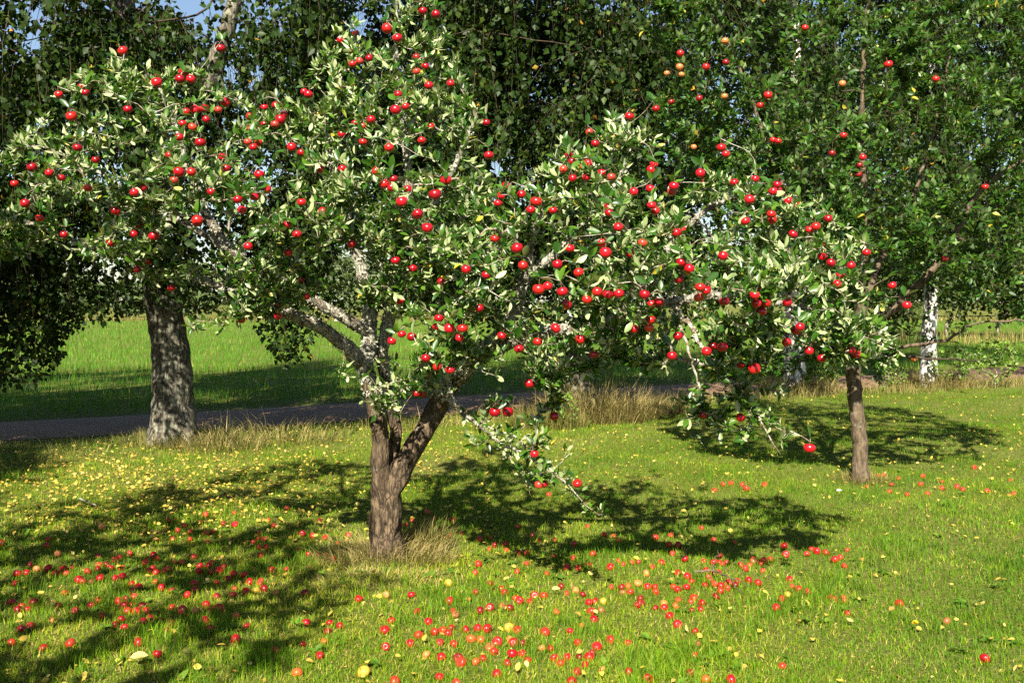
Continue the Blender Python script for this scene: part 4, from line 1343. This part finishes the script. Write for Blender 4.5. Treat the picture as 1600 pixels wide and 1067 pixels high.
M['wood_leaf'] = leaf_mat('wood_leaf', [(0.0, (.015, .03, .006)), (1.0, (.05, .08, .015))], [(0.0, (.02, .035, .008)), (1.0, (.06, .09, .02))], 0.5, 0.2, 0.12, (.14, .2, .03))
for i, (u, D_, r_, h_, lb) in enumerate([(1395, 41, 2.2, 6.5, 'dark leafy tree across the field edge short of the slim birch'), (1480, 43, 2.3, 7.5, 'dark tree beyond the field behind the slim birch'), (1560, 42, 2.2, 7.0, 'dark tree across the field near the frame edge'), (1650, 40, 2.4, 7.5, 'dark tree across the field, last of the row'), (1310, 44, 2.0, 6.0, 'dark tree across the field behind the slim apple trunk')]):
    c = at(u, 470, D_)
    c[2] = 0
    shrub('tree', lb, 'tree', c, r_, r_ * .8, h_, 5200, .24, M['wood_leaf'], 90 + i, 26)
n = 2400
x = np.random.default_rng(4).uniform(11, 34, n)
y = 36.5 + .12 * (x - 20) + np.random.default_rng(5).uniform(0, 2.5, n)
V, F, tn = blades(np.stack([x, y, np.zeros(n)], -1), rng.uniform(.3, .7, n), rng.uniform(.02, .05, n), np.abs(rng.normal(.3, .25, n)), rng.uniform(0, 6.28, n), np.clip(rng.normal(.42, .2, n), 0, 1), 1)
link('dry_field_edge_grass', mesh_from('dry_field_edge_near', V, F, M['straw'], {'tint': tn}), kind='stuff')

# ------------------------------------------------------------------ litter of yellow leaves
n = 6600
g = np.random.default_rng(91)
u = np.concatenate([np.clip(g.normal(260, 230, 4200), -40, 760), g.uniform(640, 1640, 1700), g.uniform(-40, 1640, 700)])
v = np.concatenate([np.clip(g.normal(752, 50, 4200), 672, 920), np.clip(g.normal(680, 50, 1700), 622, 850), g.uniform(680, 1075, 700)])
def ground_many(u, v):
    z = np.zeros(len(u))
    for _ in range(3):
        a, b = (u - 800) / FPX, (v - 533.5) / FPX
        dy, dz = CP - b * SP, -SP - b * CP
        k = (z - CAM_H) / dz
        x, y = a * k, dy * k
        z = gz(x, y)
    return x, y, z
x, y, z = ground_many(u, v)
k = y < road_near(x) - .3
x, y, z, u, v = x[k], y[k], z[k], u[k], v[k]
n = len(x)
P = np.stack([x, y, z + g.uniform(.008, .042, n)], -1)
D = unit(g.normal(size=(n, 3)) * [1, 1, .3])
N = unit(g.normal(0, .42, (n, 3)) + [0, -.1, 1])
L = np.where(u < 700, .027, .026) * g.uniform(.55, 1.5, n)
Wd = L * g.uniform(.6, .85, n)
cu, ti = g.normal(.15, .3, n), np.clip(g.beta(2.2, 1.7, n), 0, 1)
area = L * Wd / y ** 2 * ((u > 0) & (u < 1600) & (v < 1060))
pick = []
seen_ = {}
for i in np.argsort(-area):
    key = (int(u[i] // 110), int(v[i] // 45))
    if seen_.get(key, 0) < 3 and area[i] > 0:
        seen_[key] = seen_.get(key, 0) + 1
        pick.append(i)
pick = np.array(pick[:220])
rest = np.setdiff1d(np.arange(n), pick)
V, F, tn = leaves_geo(P[rest], D[rest], N[rest], L[rest], Wd[rest], cu[rest], ti[rest], 'mid', .25)
link('fallen_leaves', mesh_from('fallen_leaves', V, F, M['litter'], {'tint': tn}), kind='stuff')
gcols = [(150, 'outside the thick birch'), (330, 'below the thick birch'), (450, 'between thick birch and main trunk'), (560, 'beside the main trunk'), (660, 'in line with the main trunk'), (780, 'past the main trunk'), (900, 'below the drooping bough'),
         (1040, 'below the dry grass clump'), (1160, 'before the white birch'), (1290, 'in line with the white birch'), (1420, 'in line with the slim trunk'), (1700, 'on the open sunny lawn')]
lbands = [(720, 'by the verge'), (790, 'far back'), (860, 'level with the trunk foot'), (930, 'in front of the trunk'), (965, 'far windfall belt'), (995, 'mid windfall belt'), (1015, 'near windfall belt'), (1035, 'close to the front'), (1050, 'very near the front'), (1100, 'along the front edge')]
ln_ = lambda t: 'brown' if t < .22 else ('ochre' if t < .45 else ('yellow' if t < .8 else 'cream'))
ll = band_labels(u[pick], v[pick], gcols, lbands, lambda i: ln_(ti[pick[i]]) + ' fallen leaf {col}, {band}, {rank}', 'alone', 'farthest')
for i, p_ in enumerate(pick):
    s_ = slice(p_, p_ + 1)
    V, F, tn = leaves_geo(P[s_] * 0, D[s_], N[s_], L[s_], Wd[s_], cu[s_], ti[s_], 'full', .25)
    tag(link('fallen_leaf', mesh_from('fallen_leaf', V, F, M['litter'], {'tint': tn}), None, P[p_]), ll[i], 'leaf', 'yellow leaves fallen on the lawn')

# ------------------------------------------------------------------ windfalls
Z5 = '''8,237 290,204 277,247 345,300 180,362 220,386 285,388 160,413 103,425 95,470 335,418 378,392 398,413 425,380 525,402 582,386 660,378 725,375 635,365 590,355 585,312 680,325 712,317 775,293 605,140 597,447 720,434 695,440 470,455 500,465 540,460 880,325 915,305 930,330 865,352 885,393 910,375 935,403 970,400 1000,385 1035,340 1085,345 1155,310 935,212 1028,210 1130,211 1235,225 1230,170 1268,160 1130,165 1058,155 1095,125 1047,97 1005,103 1195,103 1330,110 1400,123 1395,52 1225,62 1510,225 1565,257 1535,185 1580,205 1550,210 1555,300 1195,367 1235,365 1260,347 1330,370 1183,402 1260,400 1305,403 1355,440 1392,420 1290,460 1155,475 1160,508 1485,462 1550,465 1550,508 1455,425 1385,540 1290,547 1395,497 1465,522 1115,550 1022,518 962,503 925,458 783,470 825,495 785,520 800,553 590,572 545,600 607,663 450,637 348,607 200,587 165,620 110,630 73,595 130,605 310,685 180,725 130,745 70,822 385,525 748,575 780,597 750,605 760,637 812,637 850,610 872,632 722,690 690,710 857,712 955,695 1012,680 1015,710 895,672 1022,612 1085,635 1000,750 745,740 1165,645 1228,605 1275,615 1255,635 1303,627 1225,690 1247,742 1403,672 1467,718 1402,805 418,838 825,830 938,895 260,855 1080,655 710,572'''
Z6 = '''185,25 72,92 102,127 378,95 15,183 40,210 40,257 275,178 340,192 415,197 490,235 255,270 315,293 415,312 190,312 460,327 375,303 550,188 92,390 183,385 25,467 25,508 118,527 290,537 612,567 775,545 925,545 957,635 805,692 765,757 1028,702 440,712 300,712 425,755 277,830 408,820 772,857 112,870 378,902 245,1010 640,1015 918,827 970,782 1095,825 1125,740 1140,770 1155,735 1110,755 1075,762 1180,635 1185,660 1150,580 1262,565 1250,742 1335,745 1362,745 1285,805 1335,805 1180,830 1013,900 1093,1030 1437,1012 1220,945 1105,910 1205,920 1310,938 1350,915 1400,845 1430,832 1415,880 1495,945 1555,895 1560,832 1510,805 1525,742 1335,642 1390,625 1465,610 1510,620 1480,525 1460,500 1395,475 1310,520 1305,410 1325,360 1390,265 1425,245 1485,240 1490,270 1390,195 1225,165 1170,90 1065,82 1020,47 930,95 945,125 890,122 1038,210 1155,190 1125,205 920,240 1330,210 825,1062 1195,1065 500,720 1145,470'''
Z7 = '''33,132 40,293 90,290 85,350 30,398 122,187 165,212 255,210 370,237 255,307 365,322 480,297 450,127 550,180 603,187 640,223 205,415 328,375 455,358 395,375 585,375 635,330 663,352 750,340 715,345 835,367 892,348 800,415 955,297 935,242 1030,332 990,250 855,200 1200,210 1325,222 1128,135 945,187 1143,332 1155,395 1170,435 1195,410 1230,400 1150,475 1205,475 1245,490 1290,462 1330,475 1240,515 1215,550 1280,500 1180,450 1345,455 1408,458 1465,475 1360,362 1390,385 1412,358 1430,325 1450,345 1495,340 1538,323 1495,395 1475,345 1205,347 1232,345 1250,352 1278,345 1240,310 1045,435 1070,455 985,405 945,455 960,487 985,512 1040,495 855,520 810,490 850,495 750,473 690,490 655,500 665,520 700,525 593,497 293,490 325,525 378,510 422,543 135,540 190,548 45,580 20,560 105,575 500,577 535,577 460,585 472,650 490,685 530,628 265,645 765,560 765,590 745,605 905,580 905,610 850,610 975,600 990,565 1080,550 1065,572 1130,580 1072,627 1125,622 940,660 985,718 1090,755 1100,830 585,810 690,825 197,762 412,725 345,758 505,855 12,745 35,832 180,855 230,862 95,927 30,895 255,915 290,945 330,912 405,905 435,957 460,920 475,893 383,995 357,1050 537,987 693,1007 1060,1010 808,1042 1155,1060 1305,1058 1090,905 390,830'''
Z8 = '''172,253 183,302 335,268 307,300 365,285 420,292 547,272 508,320 532,362 475,335 203,445 218,485 262,503 313,523 195,540 160,560 445,550 468,575 528,550 533,577 553,645 160,965 858,588 1140,703 125,622 1365,930'''
Z4 = '''735,920 765,915 853,937 997,925 985,975 905,1035 1110,955 1200,990 1235,1003 1303,867 1520,943 1380,1010 1538,1030 1110,995 55,975 810,975 800,1015 1025,1025 665,985'''
Z3 = '''1302,965 1255,975 1205,1005 1370,975 1395,1005 1505,972 220,1030'''
WF = []
for s_, ox, oy in ((Z5, 0, 787), (Z6, 400, 787), (Z7, 800, 787), (Z8, 1180, 787), (Z4, 1180, 500), (Z3, 800, 500)):
    for t in s_.split():
        a, b = t.split(',')
        WF.append((ox + float(a) / 3.8095, oy + float(b) / 3.8095))
WF = np.array(WF)
special = {}          # some windfalls of their own colour: column, row, colour
YEL, ORA, PALE, BRN = (.52, .30, .04), (.44, .08, .02), (.48, .17, .05), (.24, .08, .03)
for (a, b, c, nm) in [(568, 1053, YEL, 'yellow'), (464, 1052, ORA, 'orange'), (406, 920, YEL, 'yellow'), (431, 925, PALE, 'pale orange'), (941, 1046, PALE, 'pale orange'), (847, 1011, PALE, 'pale orange'), (731, 935, PALE, 'pale orange'), (800, 981, YEL, 'yellow'),
                      (796, 998, PALE, 'pale orange'), (1036, 939, PALE, 'pale orange'), (406, 925, YEL, 'yellow'), (870, 956, ORA, 'orange'), (741, 1033, ORA, 'orange'), (272, 876, PALE, 'pale orange'), (58, 888, PALE, 'pale orange'), (493, 1004, ORA, 'orange'), (306, 957, PALE, 'pale orange')]:
    i = int(np.argmin((WF[:, 0] - a) ** 2 + (WF[:, 1] - b) ** 2))
    special[i] = (c, nm)
g = np.random.default_rng(101)
wx, wy, wz = ground_many(WF[:, 0], WF[:, 1] + 4)
wr = g.uniform(.0180, .0255, len(WF))
wr[wy > 7.5] *= 1.12
i_ = int(np.argmin((WF[:, 0] - 568) ** 2 + (WF[:, 1] - 1053) ** 2))
wr[i_] = .029
WP = np.stack([wx, wy, wz + wr * g.uniform(.10, .75, len(WF)) + .003], -1)
for _ in range(8):
    for i in range(len(WP)):
        dv = WP[:, :2] - WP[i, :2]
        ds = np.linalg.norm(dv, axis=1)
        for j in np.where((ds < (wr + wr[i]) * .97) & (ds > 1e-6))[0]:
            push = ((wr[i] + wr[j]) * .98 - ds[j]) * .5
            WP[j, :2] += dv[j] / ds[j] * push
            WP[i, :2] -= dv[j] / ds[j] * push
fcols = [(.29, .004, .010), (.35, .007, .012), (.37, .022, .012), (.17, .003, .008)]
fn = ['red', 'bright red', 'orange red', 'dark red']
fi = g.choice(4, len(WF), p=[.35, .28, .25, .12])
for i in g.choice(len(WF), 48, replace=False):
    special.setdefault(int(i), [(PALE, 'pale orange'), (ORA, 'orange'), (BRN, 'brown'), (YEL, 'yellow')][int(g.choice(4, p=[.28, .34, .32, .06]))])
fbands = [(800, 'far back'), (840, 'behind the trunk line'), (865, 'level with the trunk'), (885, 'at tuft level'), (905, 'row beside the tuft'), (930, 'just nearer than the tuft'), (955, 'middle scatter'), (990, 'near scatter'), (1020, 'near the front'), (1100, 'along the front edge')]
fl_ = band_labels(WF[:, 0], WF[:, 1], gcols, fbands, lambda i: (special[i][1] if i in special else fn[fi[i]]) + ' windfall {col}, {band}, {rank}', 'alone', 'farthest')
nb = 26
ga = np.random.default_rng(202)
ki = np.repeat(np.arange(len(WF)), nb)
th_ = ga.uniform(0, 2 * math.pi, len(ki))
rad_ = wr[ki] * ga.uniform(.8, 1.7, len(ki))
bx, by = WP[ki, 0] + rad_ * np.cos(th_), WP[ki, 1] + rad_ * np.sin(th_)
V, F, tn = blades(np.stack([bx, by, gz(bx, by) - .004], -1), ga.uniform(.03, .068, len(ki)), .0030 * ga.uniform(.7, 1.3, len(ki)) * (by / 4.5) ** .8, np.clip(np.abs(ga.normal(.45, .35, len(ki))), 0, 1.4), ga.uniform(0, 6.28, len(ki)), np.clip(ga.normal(.34, .18, len(ki)), 0, 1), 1)
link('grass', mesh_from('grass_round_windfalls', V, F, M['grass'], {'tint': tn}), kind='stuff')
score = wr / wy
singles = np.argsort(-score)[:300]
rest = np.setdiff1d(np.arange(len(WF)), singles)
AXW = unit(g.normal(size=(len(WF), 3)) + np.array([0, 0, .25]))
for i in singles:
    c = special[i][0] if i in special else np.array(fcols[fi[i]]) * g.uniform(.85, 1.15)
    o = put_apple('windfall_apple', FALL[i % 3], WP[i], wr[i], AXW[i], c, ['calyx', 'stem'] if wy[i] < 5.2 else [])
    tag(o, fl_[i], 'apple', 'windfall apples on the lawn')
# the rest of the windfalls, farther off, in one object
me = FALL[0]
co = np.zeros(len(me.vertices) * 3, np.float32)
me.vertices.foreach_get('co', co)
co = co.reshape(-1, 3)
fv = np.zeros(len(me.polygons) * 4, np.int32)
me.loops.foreach_get('vertex_index', fv)
fv = fv.reshape(-1, 4)
VV, FF = [], []
for k_, i in enumerate(rest):
    R_ = np.array(Vector(tuple(AXW[i])).to_track_quat('Z', 'Y').to_matrix())
    VV.append(co @ R_.T * wr[i] + WP[i])
    FF.append(fv + k_ * len(co))
if len(rest):
    o = link('windfall_apples', mesh_from('windfall_apples', np.concatenate(VV), np.concatenate(FF), M['windfall_skin']), kind='stuff')
    o.color = (.42, .03, .02, 1)

# ------------------------------------------------------------------ small things on the lawn
def stick(label, pts, r0, r1, mat, side=()):
    s = Skel()
    pts = np.asarray(pts)
    e = s.limb_path(pts, np.linspace(r0, r1, len(pts)), None, step=.03, wob=.004)
    for (a, b) in side:
        i = s.near(np.asarray(a))
        s.limb_path(np.array([s.pos[i], (np.asarray(a) + np.asarray(b)) / 2 + [0, 0, .01], b]), [r1 * 1.3, r1, r1 * .5], i, step=.03)
    s.finish(.0015)
    c = pts[0]
    V, F = s.tubes(0, 9, lambda r: 7, .15, c)
    tag(link('twig', mesh_from('fallen_twig', V, F, mat), None, c), label, 'twig')
def gp(u, v, h=.03):
    return ground_px(u, v) + np.array([0, 0, h])
stick('lichened twig lying across the cluster of windfalls', [gp(1085, 903, .04), gp(1115, 908, .06), gp(1140, 920, .06), gp(1160, 937, .03)],   .007, .003, M['small_bark'], [(gp(1115, 908, .06), gp(1122, 893, .14)), (gp(1140, 920, .06), gp(1172, 930, .05))])
stick('grey broken twig in the yellow leaf litter', [gp(124, 786, .03), gp(136, 792, .05), gp(152, 797, .03)], .010, .004, M['apple_limb'])
# dandelion
c = ground_px(1430, 990)
t = thing('dandelion', 'single yellow dandelion head in the sunny lawn', 'flower', c)
g = np.random.default_rng(7)
n = 70
a = g.uniform(0, 6.28, n)
e = g.uniform(.1, 1.3, n)
D = np.stack([np.cos(a) * np.cos(e), np.sin(a) * np.cos(e), np.sin(e)], -1)
V, F, tn = leaves_geo(np.tile([0, 0, .05], (n, 1)), D, np.tile([0, 0, 1.], (n, 1)) + g.normal(0, .2, (n, 3)), np.full(n, .019), np.full(n, .005), np.zeros(n), g.random(n), 'mid')
link('petals', mesh_from('petals', V, F, M['dandelion']), t)['kind'] = 'stuff'
s = Skel()
s.limb_path(np.array([(0, 0, 0), (.004, 0, .025), (0, 0, .05)]), [.002, .002, .002], None, step=.02, wob=0)
s.finish(.001)
V, F = s.tubes(0, 1, lambda r: 6)
link('stem', mesh_from('flower_stem', V, F, M['stem']), t)
# pale things lying on the lawn
for (u_, v_, L_, lb) in [(203, 1043, .075, 'large pale green apple leaf lying in the shade'), (1307, 775, .05, 'white scrap of petal in the sun near the slim trunk'), (862, 933, .05, 'pale dry leaf among the windfalls under the bough')]:
    V, F, tn = leaves_geo(np.zeros((1, 3)), np.array([[.9, .3, .1]]), np.array([[.1, -.4, 1.]]), np.array([L_]), np.array([L_ * .6]), np.array([.1]), np.array([.97]), 'full')
    tag(link('fallen_leaf', mesh_from('pale_leaf', V, F, M['white_petal'] if 'white' in lb else M['litter'], {'tint': tn}), None, gp(u_, v_, .045)), lb, 'leaf')
